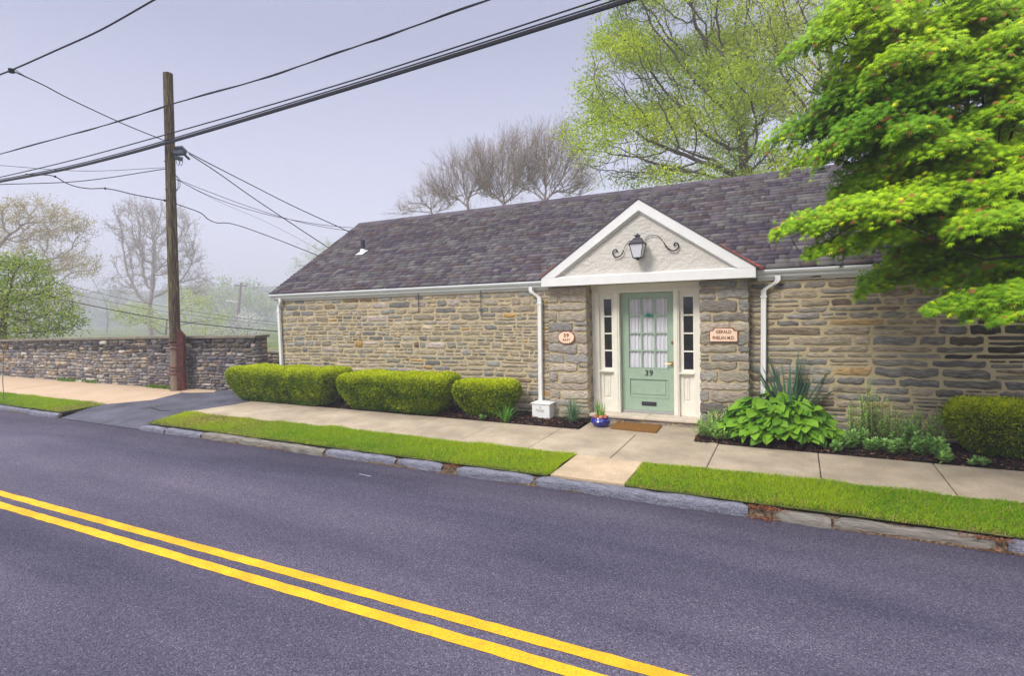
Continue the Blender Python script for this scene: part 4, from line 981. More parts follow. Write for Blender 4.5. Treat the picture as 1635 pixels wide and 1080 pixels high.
# --- soft grey green perennials (catmint-like)
def bushy(name, label, group, clumps, seed, colA, colB, lsize=(.02, .045), dens=1.0, stems=True):
    cx = sum(q[0] for q in clumps)/len(clumps); cy = sum(q[1] for q in clumps)/len(clumps)
    e = empty(name, (cx, cy, gz(cx, cy))); tag(e, label, 'plant', group); r = np.random.default_rng(seed)
    P, D, Nn, C = [], [], [], []; mb = MB()
    for (x, y, rad, hh) in clumps:
        ns = int(38*dens*max(.4, rad/.2)); g0 = gz(x, y)+.03
        for s in range(ns):
            a = r.uniform(0, 6.283); q = math.sqrt(r.random()); tip = np.array([x+math.cos(a)*rad*q, y+math.sin(a)*rad*q*.9, g0+hh*(1-.45*q*q)*r.uniform(.55, 1.08)]); b0 = np.array([x+math.cos(a)*rad*q*.35, y+math.sin(a)*rad*q*.3, g0-.02])
            mid = (tip+b0)/2+np.array([math.cos(a), math.sin(a), 0])*rad*.22*q
            if s % 2 == 0: mb.tube([tuple(b0), tuple(mid), tuple(tip)], .0028, 3, caps=False)
            k = 24; col = colA+(colB-colA)*r.random()
            for j in range(k):
                t = .25+.75*(j/(k-1)); p = (1-t)**2*b0+2*t*(1-t)*mid+t*t*tip; az = r.uniform(0, 6.283)
                P.append(p); el = .35+.6*(t > .9); D.append((math.cos(az), math.sin(az), el)); Nn.append((-.4*math.cos(az), -.4*math.sin(az), 1)); C.append(col*(1+.5*(t-.6)))
    P, D, Nn, C = map(np.array, (P, D, Nn, C)); n = len(P)
    V, F = place(P, D+jitter(n, .25), Nn+jitter(n, .2), r.uniform(*lsize, n), T_LEAF*np.array([1, 1.25, 1]), F_LEAF)
    np_mesh('leaves', V, F, M['leaf'], e, np.repeat(C, 4, 0)); mb.build('stems', material('soft stem', (.16, .13, .07), .8) if 'soft stem' not in bpy.data.materials else bpy.data.materials['soft stem'], e)
cg, cl = np.array([.20, .38, .07]), np.array([.46, .68, .18])
bushy('catmint', 'mound of soft grey green foliage right of the front step, left of the hosta', 'soft grey green perennials in the right bed', [(-1.17, 8.42, .20, .26), (-.95, 8.38, .18, .24), (-1.08, 8.62, .2, .42), (-.80, 8.42, .14, .2), (-.88, 8.66, .16, .42)], 5, cg, cl, dens=1.5)
bushy('catmint', 'tall leggy grey green perennial against the wall, behind the low pale clumps', 'soft grey green perennials in the right bed', [(.92, 8.85, .15, .85), (.75, 8.8, .14, .7), (1.1, 8.8, .2, .62), (1.38, 8.72, .2, .52), (1.6, 8.7, .14, .52)], 6, cg, cl, dens=1.6)
cg2, cl2 = np.array([.16, .34, .08]), np.array([.40, .62, .18])
bushy('leafy_perennial', 'small pale green clump touching the right side of the hosta', 'low leafy clumps at the pavement edge of the right bed', [(.62, 8.42, .12, .27), (.5, 8.3, .08, .15)], 7, cg2, cl2, (.04, .075), .6)
bushy('leafy_perennial', 'pale green clump at the pavement edge, second from the hosta', 'low leafy clumps at the pavement edge of the right bed', [(.86, 8.36, .11, .22), (.80, 8.55, .07, .3)], 8, cg2, cl2, (.04, .075), .6)
bushy('leafy_perennial', 'round pale green clump midway between hosta and right hedge', 'low leafy clumps at the pavement edge of the right bed', [(1.10, 8.36, .14, .24)], 9, cg2, cl2, (.04, .075), .8)
bushy('leafy_perennial', 'spreading pale green clump just left of the right hand hedge', 'low leafy clumps at the pavement edge of the right bed', [(1.42, 8.40, .14, .3), (1.55, 8.32, .12, .26), (1.35, 8.62, .12, .34), (1.6, 8.22, .08, .14)], 10, cg2, cl2, (.04, .075), .8)
bushy('leafy_perennial', 'tiny seedling alone on the pavement edge in front of the right hand hedge', 'low leafy clumps at the pavement edge of the right bed', [(1.93, 8.2, .10, .09)], 11, cg2, cl2, (.035, .06), .5)
bushy('leafy_perennial', 'low sprout of green leaves under the front of the small hedge', None, [(-4.95, 8.36, .07, .08)], 12, cg2, cl2, (.03, .05), .5)

# ================================================================== TREES
def grow(A, root, trunk, step=.3, kill=.5, infl=3.0, bias=(0, 0, .1), iters=200, jit=.15, maxn=9000):
    """space colonisation; trunk: list of points from the root up"""
    nodes = [np.array(root, float)]; par = [-1]
    for p in trunk:
        p = np.array(p, float); d = p-nodes[-1]; k = max(1, int(np.linalg.norm(d)/step))
        b0 = nodes[-1].copy()
        for i in range(k): nodes.append(b0+d*(i+1)/k); par.append(len(nodes)-2)
    A = np.array(A); alive = np.ones(len(A), bool)
    nd = np.array(nodes); D2 = ((A[:, None]-nd[None])**2).sum(-1); near = D2.argmin(1); dist = D2.min(1)
    bias = np.array(bias); uses = []
    for it in range(iters):
        act = alive & (dist < infl**2)
        if not act.any():
            if alive.any() and it < 5: infl *= 1.6; continue
            break
        idx = near[act]; dv = unit(A[act]-np.array(nodes)[idx]); un, inv = np.unique(idx, return_inverse=True)
        sm = np.zeros((len(un), 3)); np.add.at(sm, inv, dv); sm = unit(unit(sm)+bias+rng.normal(0, jit, sm.shape))
        uses[:] = uses+[0]*(len(nodes)-len(uses))
        for u_ in un: uses[u_] += 1
        stuck = [u_ for u_ in un if uses[u_] > 4]
        if stuck: alive[np.isin(near, stuck) & act] = False
        newp = np.array(nodes)[un]+sm*step; s0 = len(nodes)
        for i, u_ in enumerate(un): nodes.append(newp[i]); par.append(int(u_))
        D2 = ((A[:, None]-newp[None])**2).sum(-1); mn = D2.min(1); b = mn < dist; near[b] = s0+D2.argmin(1)[b]; dist[b] = mn[b]
        alive &= dist > kill**2
        if len(nodes) > maxn: break
    return np.array(nodes), np.array(par)
def radii(nodes, par, r0, ex=2.3, rmax=9):
    n = len(nodes); acc = np.zeros(n); ch = np.bincount(par[1:], minlength=n)
    acc[ch == 0] = r0**ex
    for i in range(n-1, 0, -1):
        if acc[i] == 0: acc[i] = r0**ex
        acc[par[i]] += acc[i]
    return np.minimum(acc**(1/ex), rmax), ch
def wood(name, nodes, par, rad, m, parent, minr=0, k=5):
    n = len(nodes); main = -np.ones(n, int)
    for i in range(1, n):
        p = par[i]
        if main[p] < 0 or rad[i] > rad[main[p]]: main[p] = i
    d = np.zeros((n, 3)); d[1:] = unit(nodes[1:]-nodes[par[1:]])
    dn = d.copy(); hm = main >= 0; dn[hm] = unit(d[hm]+d[main[hm]]); 
    ref = np.array([.3, .9, .1]); 
    def rings(P, D, r):
        A_ = unit(np.cross(D, ref)); B_ = np.cross(D, A_); t = np.arange(k)*2*math.pi/k
        return P[:, None]+r[:, None, None]*(np.cos(t)[None, :, None]*A_[:, None]+np.sin(t)[None, :, None]*B_[:, None])
    ii = np.arange(1, n); ii = ii[rad[ii] >= minr]; pp = par[ii]; ismain = main[pp] == ii
    R1 = rings(nodes[ii], dn[ii], rad[ii]); Dp = np.where(ismain[:, None], dn[pp], d[ii]); rp_ = np.where(ismain, rad[pp], np.minimum(rad[pp], rad[ii]*1.15))
    z = (np.linalg.norm(Dp, axis=1) < .1); Dp[z] = (0, 0, 1)
    R0 = rings(nodes[pp], Dp, rp_); V = np.concatenate([R0, R1], 1).reshape(-1, 3); b = np.arange(len(ii))[:, None]*2*k; j = np.arange(k)[None]; j2 = (j+1) % k
    F = np.stack([b+j, b+j2, b+k+j2, b+k+j], -1).reshape(-1, 4)
    return np_mesh(name, V, F, m, parent, smooth=True)
def tips_leaves(nodes, par, ch, sel, per, spread, colA, colB, size, T=T_LEAF, F=F_LEAF, up_=.3, hang=0.0, follow=.5, seed=0, cn=.25, cl=None):
    idx = np.repeat(np.where(sel)[0], per); n = len(idx); d = unit(nodes[idx]-nodes[np.maximum(par[idx], 0)]+1e-6)
    t = rng.random((n, 1)); P = nodes[idx]*t+nodes[np.maximum(par[idx], 0)]*(1-t)+jitter(n, spread)
    if cl is not None:
        kp = Field(seed+9, 14, cl[1])(P)+rng.normal(0, .15, n) > cl[0]; P, d, n = P[kp], d[kp], int(kp.sum())
    D = unit(d*follow+jitter(n, .6)+np.array([0, 0, -hang])); Nn = unit(jitter(n, .5)+np.array([0, 0, up_+.01]))
    V, Fo = place(P, D, Nn, rng.uniform(size[0], size[1], n), T, F)
    f = Field(seed+5, 12, .8)(P); q = np.clip(.5+.3*f+rng.normal(0, cn, n), 0, 1)[:, None]
    return V, Fo, np.repeat(colA*(1-q)+colB*q, len(T), 0)
def ell(c, r, n, shell=.0):
    v = unit(rng.normal(0, 1, (n, 3))); q = rng.random((n, 1))**(1/3); q = shell+(1-shell)*q if shell else q
    return np.array(c)+v*q*np.array(r)
def pxell(px, py, d, rx, ry, n, rd=None):
    """points in an ellipsoid measured off the photo: centre at depth d, radii from its size there"""
    c = np.array(atD(px, py, d)); s = d/FPX; R1 = rx*s; R2 = ry*s; R3 = rd or R1
    v = unit(rng.normal(0, 1, (n, 3)))*rng.random((n, 1))**(1/3)
    return c+v[:, 0:1]*R1*np.array(rt2)+v[:, 1:2]*R2*np.array(up2)+v[:, 2:3]*R3*np.array(fw)
def twigs(nodes, par, sel, per, L, bias=(0, 0, .4), spread=.5, sub=3):
    """append fine twig chains at chosen nodes"""
    idx = np.where(sel)[0]; N_ = [nodes]; Pn = [par]; base = len(nodes)
    for q in range(per):
        d = unit(unit(nodes[idx]-nodes[np.maximum(par[idx], 0)]+1e-6)+rng.normal(0, spread, (len(idx), 3))+np.array(bias)); prev = idx; p = nodes[idx]; l = L*rng.uniform(.6, 1.2, (len(idx), 1))
        for s in range(sub):
            p = p+d*l/sub; d = unit(d+rng.normal(0, .15, d.shape)+np.array(bias)*.25); N_.append(p); Pn.append(prev); prev = np.arange(base, base+len(idx)); base += len(idx)
    return np.concatenate(N_), np.concatenate(Pn)
def gnd(x, y): return -.30-min(1, max(0, (y-14)/60))*1.6

# --- Japanese maple overhanging from the right
mp = empty('maple_tree', (4.3, 7.6, -.05)); tag(mp, 'bright green star leaved maple hanging into the upper right over the roof and wall', 'tree')
pads = [ # px, py, depth, half width px, half height px, droop slope
 (1290, 62, 5.6, 46, 15, .5), (1345, 20, 5.8, 50, 22, .4), (1370, 95, 5.7, 66, 22, .5), (1440, 50, 5.5, 70, 26, .3), (1530, 25, 5.3, 80, 26, .2), (1610, 60, 5.0, 70, 30, .2),
 (1335, 160, 5.9, 60, 26, .6), (1265, 200, 6.2, 50, 22, .5), (1300, 240, 6.1, 48, 18, .4), (1370, 215, 5.7, 70, 28, .45), (1350, 135, 5.6, 50, 26, .6),
 (1450, 150, 5.4, 80, 28, .3), (1540, 120, 5.1, 80, 28, .25), (1600, 175, 4.9, 60, 24, .2), (1480, 225, 5.2, 70, 24, .3), (1430, 260, 5.5, 70, 26, .4),
 (1370, 285, 5.8, 44, 18, .4), (1510, 225, 4.9, 60, 20, .2), (1460, 200, 4.9, 44, 16, .3),
 (1285, 345, 5.2, 50, 17, .45), (1350, 325, 5.0, 66, 22, .45), (1430, 320, 4.9, 70, 24, .4), (1330, 385, 5.1, 44, 14, .35), (1400, 370, 5.1, 60, 20, .3), (1480, 300, 5.1, 80, 30, .3),
 (1560, 250, 5.0, 70, 26, .2), (1610, 290, 4.7, 60, 26, .2), (1540, 330, 5.0, 80, 26, .3), (1500, 380, 5.3, 70, 28, .3), (1585, 340, 4.6, 70, 24, .25), (1420, 425, 5.6, 44, 20, .5),
 (1470, 420, 5.6, 60, 22, .4), (1395, 452, 5.5, 26, 13, .6), (1550, 410, 5.2, 70, 22, .4), (1600, 400, 4.9, 60, 22, .3),
 (1540, 470, 4.8, 50, 14, .35), (1500, 485, 4.8, 24, 8, .5), (1610, 460, 4.6, 50, 20, .4), (1615, 495, 4.5, 30, 12, .5), (1570, 488, 4.7, 34, 9, .5),
 (1660, 120, 4.9, 60, 40, .2), (1670, 250, 4.7, 60, 40, .2), (1680, 360, 4.6, 60, 30, .2), (1690, 470, 4.5, 50, 26, .4), (1400, 160, 6.3, 90, 50, .3), (1500, 100, 6.3, 90, 50, .3), (1500, 260, 6.4, 110, 60, .3), (1600, 220, 6.2, 90, 60, .3), (1560, 380, 6.2, 80, 40, .3), (1450, 340, 6.3, 70, 40, .3), (1600, 90, 6.2, 90, 60, .2)]
AP = []; LP = []; LD = []; LN = []
for (px, py, d, rx, ry, dr) in pads:
    n = int(rx*ry*.72/(1 if d < 6 else 1.5)); s = d/FPX; th = rng.uniform(0, 2*math.pi, n); q = np.sqrt(rng.random(n))
    uu = q*np.cos(th); vv = q*np.sin(th); thick = rng.normal(0, .32, n)
    side = uu*rx*s; deepv = vv*rx*s*.8; hz_ = thick*ry*s-dr*.5*(-side)*-1*0+dr*(side)*.9*np.where(uu < 0, 1, .5)-.22*(q**2)*rx*s
    c = np.array(atD(px, py, d)); hr = np.array(rt); hf = np.array((fw.x, fw.y, 0)); hf /= np.linalg.norm(hf)
    P = c+side[:, None]*hr+deepv[:, None]*hf+hz_[:, None]*np.array([0, 0, 1.]); LP.append(P)
    o_ = unit(uu[:, None]*hr+vv[:, None]*hf*.8-.35*hr); LD.append(o_+np.array([0, 0, -.75])); LN.append(o_*.55+np.array([0, 0, 1.]))
    AP.append(P[rng.random(n) < .10]-np.array([0, 0, .02]))
from_poly = [(1310, -20), (1285, 60), (1340, 100), (1330, 165), (1250, 200), (1290, 240), (1345, 255), (1310, 320), (1280, 348), (1335, 372), (1345, 388), (1425, 370), (1420, 440), (1480, 420), (1530, 468), (1650, 480), (1650, -20)]
def inpoly(x, y, pg):
    c = False
    for i in range(len(pg)):
        (x1, y1), (x2, y2) = pg[i-1], pg[i]
        if (y1 > y) != (y2 > y) and x < (x2-x1)*(y-y1)/(y2-y1)+x1: c = not c
    return c
k_ = 0
while k_ < 230:
    px, py = rng.uniform(1240, 1650), rng.uniform(-20, 480)
    rx = rng.uniform(26, 48)
    if not (inpoly(px, py, from_poly) and inpoly(px-rx*.7, py+8, from_poly)): continue
    k_ += 1; d = rng.uniform(5.0, 6.9); s = d/FPX; n = int(rx*rx*.17); th = rng.uniform(0, 2*math.pi, n); q = np.sqrt(rng.random(n)); uu, vv = q*np.cos(th), q*np.sin(th)
    c = np.array(atD(px, py, d)); side = uu*rx*s; P = c+side[:, None]*hr+(vv*rx*s)[:, None]*hf+(rng.normal(0, .05, n)+side*.4-.25*q*q*rx*s)[:, None]*np.array([0, 0, 1.])
    LP.append(P); o_ = unit(uu[:, None]*hr+vv[:, None]*hf*.8-.35*hr); LD.append(o_+np.array([0, 0, -.75])); LN.append(o_*.55+np.array([0, 0, 1.])); AP.append(P[rng.random(n) < .06])
# rest of the crown beyond the right edge of the picture
for _ in range(46):
    c = ell((4.3, 7.6, 4.4), (2.9, 2.9, 2.6), 1, .3)[0]
    if c[0] < 2.2 and c[1] < 8.2: continue
    n = 190; th = rng.uniform(0, 2*math.pi, n); q = np.sqrt(rng.random(n)); P = c+np.stack([q*np.cos(th)*.6, q*np.sin(th)*.6, rng.normal(0, .05, n)-.15*q*q], 1)
    o_ = np.stack([np.cos(th), np.sin(th), 0*th], 1); LP.append(P); LD.append(o_+np.array([0, 0, -.6])); LN.append(o_*.4+np.array([0, 0, 1.])); AP.append(P[rng.random(n) < .06])
LP, LD, LN, AP = map(np.concatenate, (LP, LD, LN, AP))
nodes, par = grow(AP, (4.3, 7.6, -.1), [(4.25, 7.5, .9), (4.0, 7.3, 1.8)], step=.16, kill=.24, infl=2.0, bias=(0, 0, .05), jit=.12, maxn=6000)
rad, ch = radii(nodes, par, .0045, 2.25, .16); wood('branches', nodes, par, rad, M['darkbark'], mp, k=5)
n = len(LP); V, F = place(LP+jitter(n, .015), LD+jitter(n, .35)+np.array([0, 0, -.25]), LN+jitter(n, .3)+np.array([-.25, -.55, -.15]), rng.uniform(.040, .060, n), T_MAP, F_MAP)
f = Field(77, 14, 2.4)(LP); q = np.clip(.45+.28*f+rng.normal(0, .2, n), 0, 1)[:, None]; c = np.array([.11, .27, .012])*(1-q)+np.array([.41, .61, .012])*q
rdm = rng.random(n); c[rdm < .035] = (.32, .13, .05); c[(rdm > .035) & (rdm < .055)] = (.62, .68, .02)
np_mesh('leaves', V, F, M['mapleleaf'], mp, np.repeat(c, len(T_MAP), 0)); print('maple leaves', n, 'wood', len(nodes))

# --- large spring tree behind the roof
bt = empty('large_tree', (atD(1190, 270, 24).x, atD(1190, 270, 24).y, -.6)); tag(bt, 'tall airy tree with fresh yellow green leaves behind the middle of the roof', 'tree')
D_ = 24; A = np.concatenate([pxell(980, 235, D_, 75, 60, 260), pxell(1000, 120, D_, 75, 70, 300, 3), pxell(1010, 30, D_, 55, 60, 200, 2.5), pxell(1080, 60, D_, 90, 110, 360, 3), pxell(1110, 180, D_, 120, 90, 420, 3.4), pxell(1180, 60, D_+1, 100, 130, 380, 3.4), pxell(1230, 190, D_, 90, 80, 220, 3), pxell(1090, -90, D_, 130, 80, 260, 3), pxell(1060, 268, D_-1, 140, 25, 260, 2), pxell(1200, 270, D_-1, 90, 25, 160, 2)])
b0 = np.array(atD(1190, 275, D_)); nodes, par = grow(A, (b0[0], b0[1], -.6), [(b0[0], b0[1], b0[2]*.6), tuple(b0)], step=.36, kill=.50, infl=4, bias=(0, 0, .16), jit=.14, maxn=6500)
nodes, par = twigs(nodes, par, np.bincount(par[1:], minlength=len(nodes)) <= 1, 1, .7, (0, 0, .1), .5)
rad, ch = radii(nodes, par, .0085, 2.15, .42); wood('branches', nodes, par, rad, M['bark'], bt, k=5)
sel = (rad < .03) & (nodes[:, 2] > 3); V, F, C = tips_leaves(nodes, par, ch, sel, 34, .27, np.array([.27, .43, .012]), np.array([.66, .74, .03]), (.09, .17), up_=.15, hang=.35, cl=(.0, 1.5))
np_mesh('leaves', V, F, M['leaf'], bt, C); print('big tree', len(nodes), len(V)//4)
bt2 = empty('large_tree', (atD(1345, 250, 22).x, atD(1345, 250, 22).y, -.6)); tag(bt2, 'forked tree with thin new leaves between the tall airy tree and the maple', 'tree')
D_ = 22; b0 = np.array(atD(1345, 300, D_)); A = np.concatenate([pxell(1290, 60, D_, 90, 110, 300, 2.5), pxell(1380, 40, D_, 90, 120, 260, 2.5), pxell(1230, 20, D_, 60, 90, 160, 2), pxell(1290, 160, D_, 60, 60, 90, 2), pxell(1330, -110, D_, 130, 80, 160, 2)])
nodes, par = grow(A, (b0[0], b0[1], -.6), [tuple(b0), tuple(atD(1335, 190, D_))], step=.36, kill=.55, infl=4, bias=(0, 0, .2), jit=.14, maxn=3000)
nodes, par = twigs(nodes, par, np.bincount(par[1:], minlength=len(nodes)) <= 1, 1, .7, (0, 0, .1), .5)
rad, ch = radii(nodes, par, .0085, 2.1, .3); wood('branches', nodes, par, rad, M['bark'], bt2, k=5)
sel = (rad < .02) & (nodes[:, 2] > 4); V, F, C = tips_leaves(nodes, par, ch, sel, 7, .2, np.array([.38, .48, .04]), np.array([.70, .76, .10]), (.08, .14), up_=.15, hang=.3)
np_mesh('leaves', V, F, M['leaf'], bt2, C)

# --- generic background trees
def bgtree(name, label, blobs, root_px, fork_px, D, step, kill, r0, m, leaf=None, sc=1.0, ex=2.1, tw=(2, .8, (0, 0, .4), .45), bias=(0, 0, .2), rmax=.4, maxn=2500, group=None, leafmat='leaf', k=4, infl=6, jit=.15):
    if sc > 1.25: sc *= 1.4
    D *= sc; step *= sc; kill *= sc; infl *= sc; r0 *= sc; rmax *= sc
    if tw: tw = (tw[0], tw[1]*sc, tw[2], tw[3])
    if leaf: leaf = (leaf[0], leaf[1]*sc, leaf[2], leaf[3], (leaf[4][0]*sc, leaf[4][1]*sc), leaf[5]*sc)
    b = np.array(atD(*root_px, D)); g = gnd(b[0], b[1]); e = empty(name, (b[0], b[1], g)); tag(e, label, 'tree', group)
    A = np.concatenate([pxell(q[0], q[1], D+(q[5] if len(q) > 5 else 0), q[2], q[3], q[4], q[2]*D/FPX*.8) for q in blobs])
    nodes, par = grow(A, (b[0], b[1], g-.2), [tuple(atD(*p, D)) for p in fork_px], step=step, kill=kill, infl=infl, bias=bias, jit=jit, maxn=maxn)
    if tw: nodes, par = twigs(nodes, par, np.bincount(par[1:], minlength=len(nodes)) <= 1, tw[0], tw[1], tw[2], tw[3])
    rad, ch = radii(nodes, par, r0, ex, rmax); wood('branches', nodes, par, rad, m, e, k=k)
    if leaf:
        per, spread, cA, cB, sz, thr = leaf; V, F, C = tips_leaves(nodes, par, ch, rad < thr, per, spread, np.array(cA), np.array(cB), sz)
        np_mesh('leaves', V, F, M[leafmat], e, C)
    return e
# bare vase shaped trees left of the tall green tree
for bl, rp_, fp, lab, seed_ in [([(880, 268, 50, 46, 640), (915, 290, 26, 40, 220), (845, 290, 30, 30, 200)], (868, 420), [(868, 350)], 'leafless tree of fine upright twigs touching the tall green tree', 1),
                          ([(820, 274, 46, 42, 540), (780, 288, 32, 36, 300), (800, 310, 36, 20, 180)], (806, 420), [(806, 352)], 'leafless tree of fine upright twigs in the middle of the leafless group', 2),
                          ([(752, 290, 40, 34, 400), (718, 310, 30, 24, 220)], (752, 420), [(752, 356)], 'leafless tree of fine upright twigs left of the tallest leafless ones', 3)]:
    bgtree('bare_tree', lab, bl, rp_, fp, 34+seed_, .36, .42, .0055, M['twigbark'], ex=2.45, infl=3.5,
       leaf=(1, .1, (.26, .18, .11), (.40, .34, .15), (.05, .1), .009), tw=(8, 1.6, (0, 0, .7), .30), bias=(0, 0, .9), maxn=3000, group='leafless trees above the ridge')
bgtree('bare_tree', 'lowest leafless twiggy tree, leftmost along the roof ridge', [(690, 325, 40, 18, 240), (655, 338, 28, 12, 140)], (700, 420), [(700, 366)], 38, .38, .46, .0065, M['twigbark'], ex=2.45, infl=3.5,
       leaf=(1, .1, (.26, .18, .11), (.40, .34, .15), (.05, .1), .009), tw=(6, 1.0, (0, 0, .5), .4), bias=(0, 0, .5), maxn=2000, group='leafless trees above the ridge')
# misty tree behind the pole
bgtree('bare_tree', 'tall bare forked tree in the mist behind the pole', [(215, 365, 38, 42, 160), (250, 400, 40, 50, 160), (290, 400, 34, 60, 140), (210, 440, 32, 40, 90), (300, 460, 34, 26, 80), (265, 350, 30, 20, 60)], (240, 540), [(238, 486)], 46, .5, .62, .012, M['twigbark'], sc=1.5, ex=2.45,
       leaf=(2, .15, (.22, .17, .08), (.34, .32, .12), (.09, .17), .018), tw=(6, 1.2, (0, 0, .3), .45), bias=(0, 0, .25), maxn=3600, group='misty trees beyond the boundary wall')
bgtree('budding_tree', 'wide spreading tree with brown buds above the dense green tree', [(60, 350, 60, 25, 200), (20, 370, 50, 30, 130), (100, 370, 45, 20, 110), (80, 420, 60, 25, 150), (120, 430, 35, 30, 60), (100, 480, 36, 30, 50), (-60, 380, 70, 50, 200)], (-40, 560), [(-30, 470), (-20, 420)], 30, .36, .44, .008, M['twigbark'], sc=1.3, ex=2.4,
       leaf=(7, .13, (.34, .27, .07), (.56, .50, .16), (.07, .13), .016), tw=(3, .7, (0, 0, .35), .5), bias=(0, 0, .15), maxn=5200, group='misty trees beyond the boundary wall')
bgtree('green_tree', 'dense bright green tree standing just behind the wall at the far left', [(30, 430, 50, 24, 160), (10, 480, 60, 40, 220), (70, 480, 40, 36, 160), (90, 510, 38, 26, 130), (30, 525, 60, 20, 140), (-60, 470, 70, 60, 260)], (5, 600), [(5, 520), (12, 470)], 21, .28, .34, .008, M['darkbark'],
       leaf=(15, .16, (.09, .22, .010), (.55, .62, .02), (.08, .14), .02), tw=(1, .4, (0, 0, .1), .5), bias=(0, 0, .05), maxn=4200, group='misty trees beyond the boundary wall')
bgtree('misty_tree', 'pale yellow green low tree in the mist at the foot of the utility pole', [(230, 510, 40, 20, 110), (200, 500, 30, 18, 70), (300, 490, 36, 24, 100), (330, 515, 40, 18, 90)], (265, 575), [(265, 535)], 38, .5, .65, .010, M['bark'], sc=1.5,
       leaf=(12, .22, (.32, .42, .04), (.60, .66, .10), (.12, .22), .022), tw=(1, .6, (0, 0, .1), .5), maxn=1800, group='misty trees beyond the boundary wall')
bgtree('misty_tree', 'rounded pale green tree deep in the mist behind the far utility pole', [(350, 475, 50, 26, 140), (395, 480, 40, 28, 110), (370, 505, 50, 25, 110), (420, 500, 24, 24, 60)], (372, 560), [(372, 520)], 66, .9, 1.2, .02, M['bark'], sc=1.9,
       leaf=(18, .45, (.24, .32, .08), (.42, .48, .16), (.25, .45), .045), tw=(1, 1.2, (0, 0, .1), .5), maxn=1600, group='misty trees beyond the boundary wall')
bgtree('flowering_tree', 'small tree covered in white blossom right of the far utility pole', [(395, 508, 20, 10, 60), (405, 525, 18, 14, 60), (372, 527, 22, 10, 60), (345, 533, 14, 8, 30)], (395, 570), [(395, 540)], 42, .35, .45, .008, M['bark'], sc=1.4,
       leaf=(10, .14, (.72, .72, .66), (.75, .75, .72), (.10, .17), .02), tw=(1, .4, (0, 0, .1), .5), maxn=900, leafmat='blossom')
bgtree('misty_tree', 'faint yellow green treetop in the mist beside the left end of the roof', [(505, 415, 22, 26, 90), (520, 400, 18, 16, 50), (480, 425, 16, 20, 40)], (510, 560), [(510, 450)], 60, .7, .8, .012, M['palebark'], sc=1.6,
       leaf=(12, .3, (.30, .38, .10), (.44, .48, .16), (.16, .28), .04), tw=(1, 1.0, (0, 0, .3), .5), maxn=900, group='misty trees beyond the boundary wall')
bgtree('bare_tree', 'slim bare tree deep in the mist left of the pole', [(165, 475, 26, 24, 70), (180, 500, 24, 20, 50)], (172, 560), [(172, 510)], 62, .7, .8, .014, M['palebark'], sc=1.8,
       leaf=(4, .3, (.22, .22, .10), (.34, .36, .14), (.16, .28), .04), tw=(2, 1.4, (0, 0, .3), .5), maxn=700, group='misty trees beyond the boundary wall')
# far wooded hills
def hill(c, rx, ry, h, seed):
    n1, n2 = 70, 26; F1 = Field(seed, 20, .12); X, Y = np.meshgrid(np.linspace(-1, 1, n1), np.linspace(-1, 1, n2)); Z = h*np.clip(1-X**2, 0, 1)**.8*np.clip(1-Y**2, 0, 1)**.6
    P = np.stack([c[0]+X*rx*.75-Y*ry*.5, c[1]+X*rx*.6+Y*ry, Z-3], -1).reshape(-1, 3); P[:, 2] += F1(P)*h*.06+Field(seed+1, 20, .5)(P)*h*.05; ii, jj = np.meshgrid(np.arange(n1-1), np.arange(n2-1)); a = (jj*n1+ii).ravel()
    tag(np_mesh('hill', P, np.stack([a, a+1, a+n1+1, a+n1], 1), M['hill'], smooth=True), kind='structure')
hill((-300, 235), 320, 64, 21, 5); hill((-400, 130), 130, 130, 22, 9)

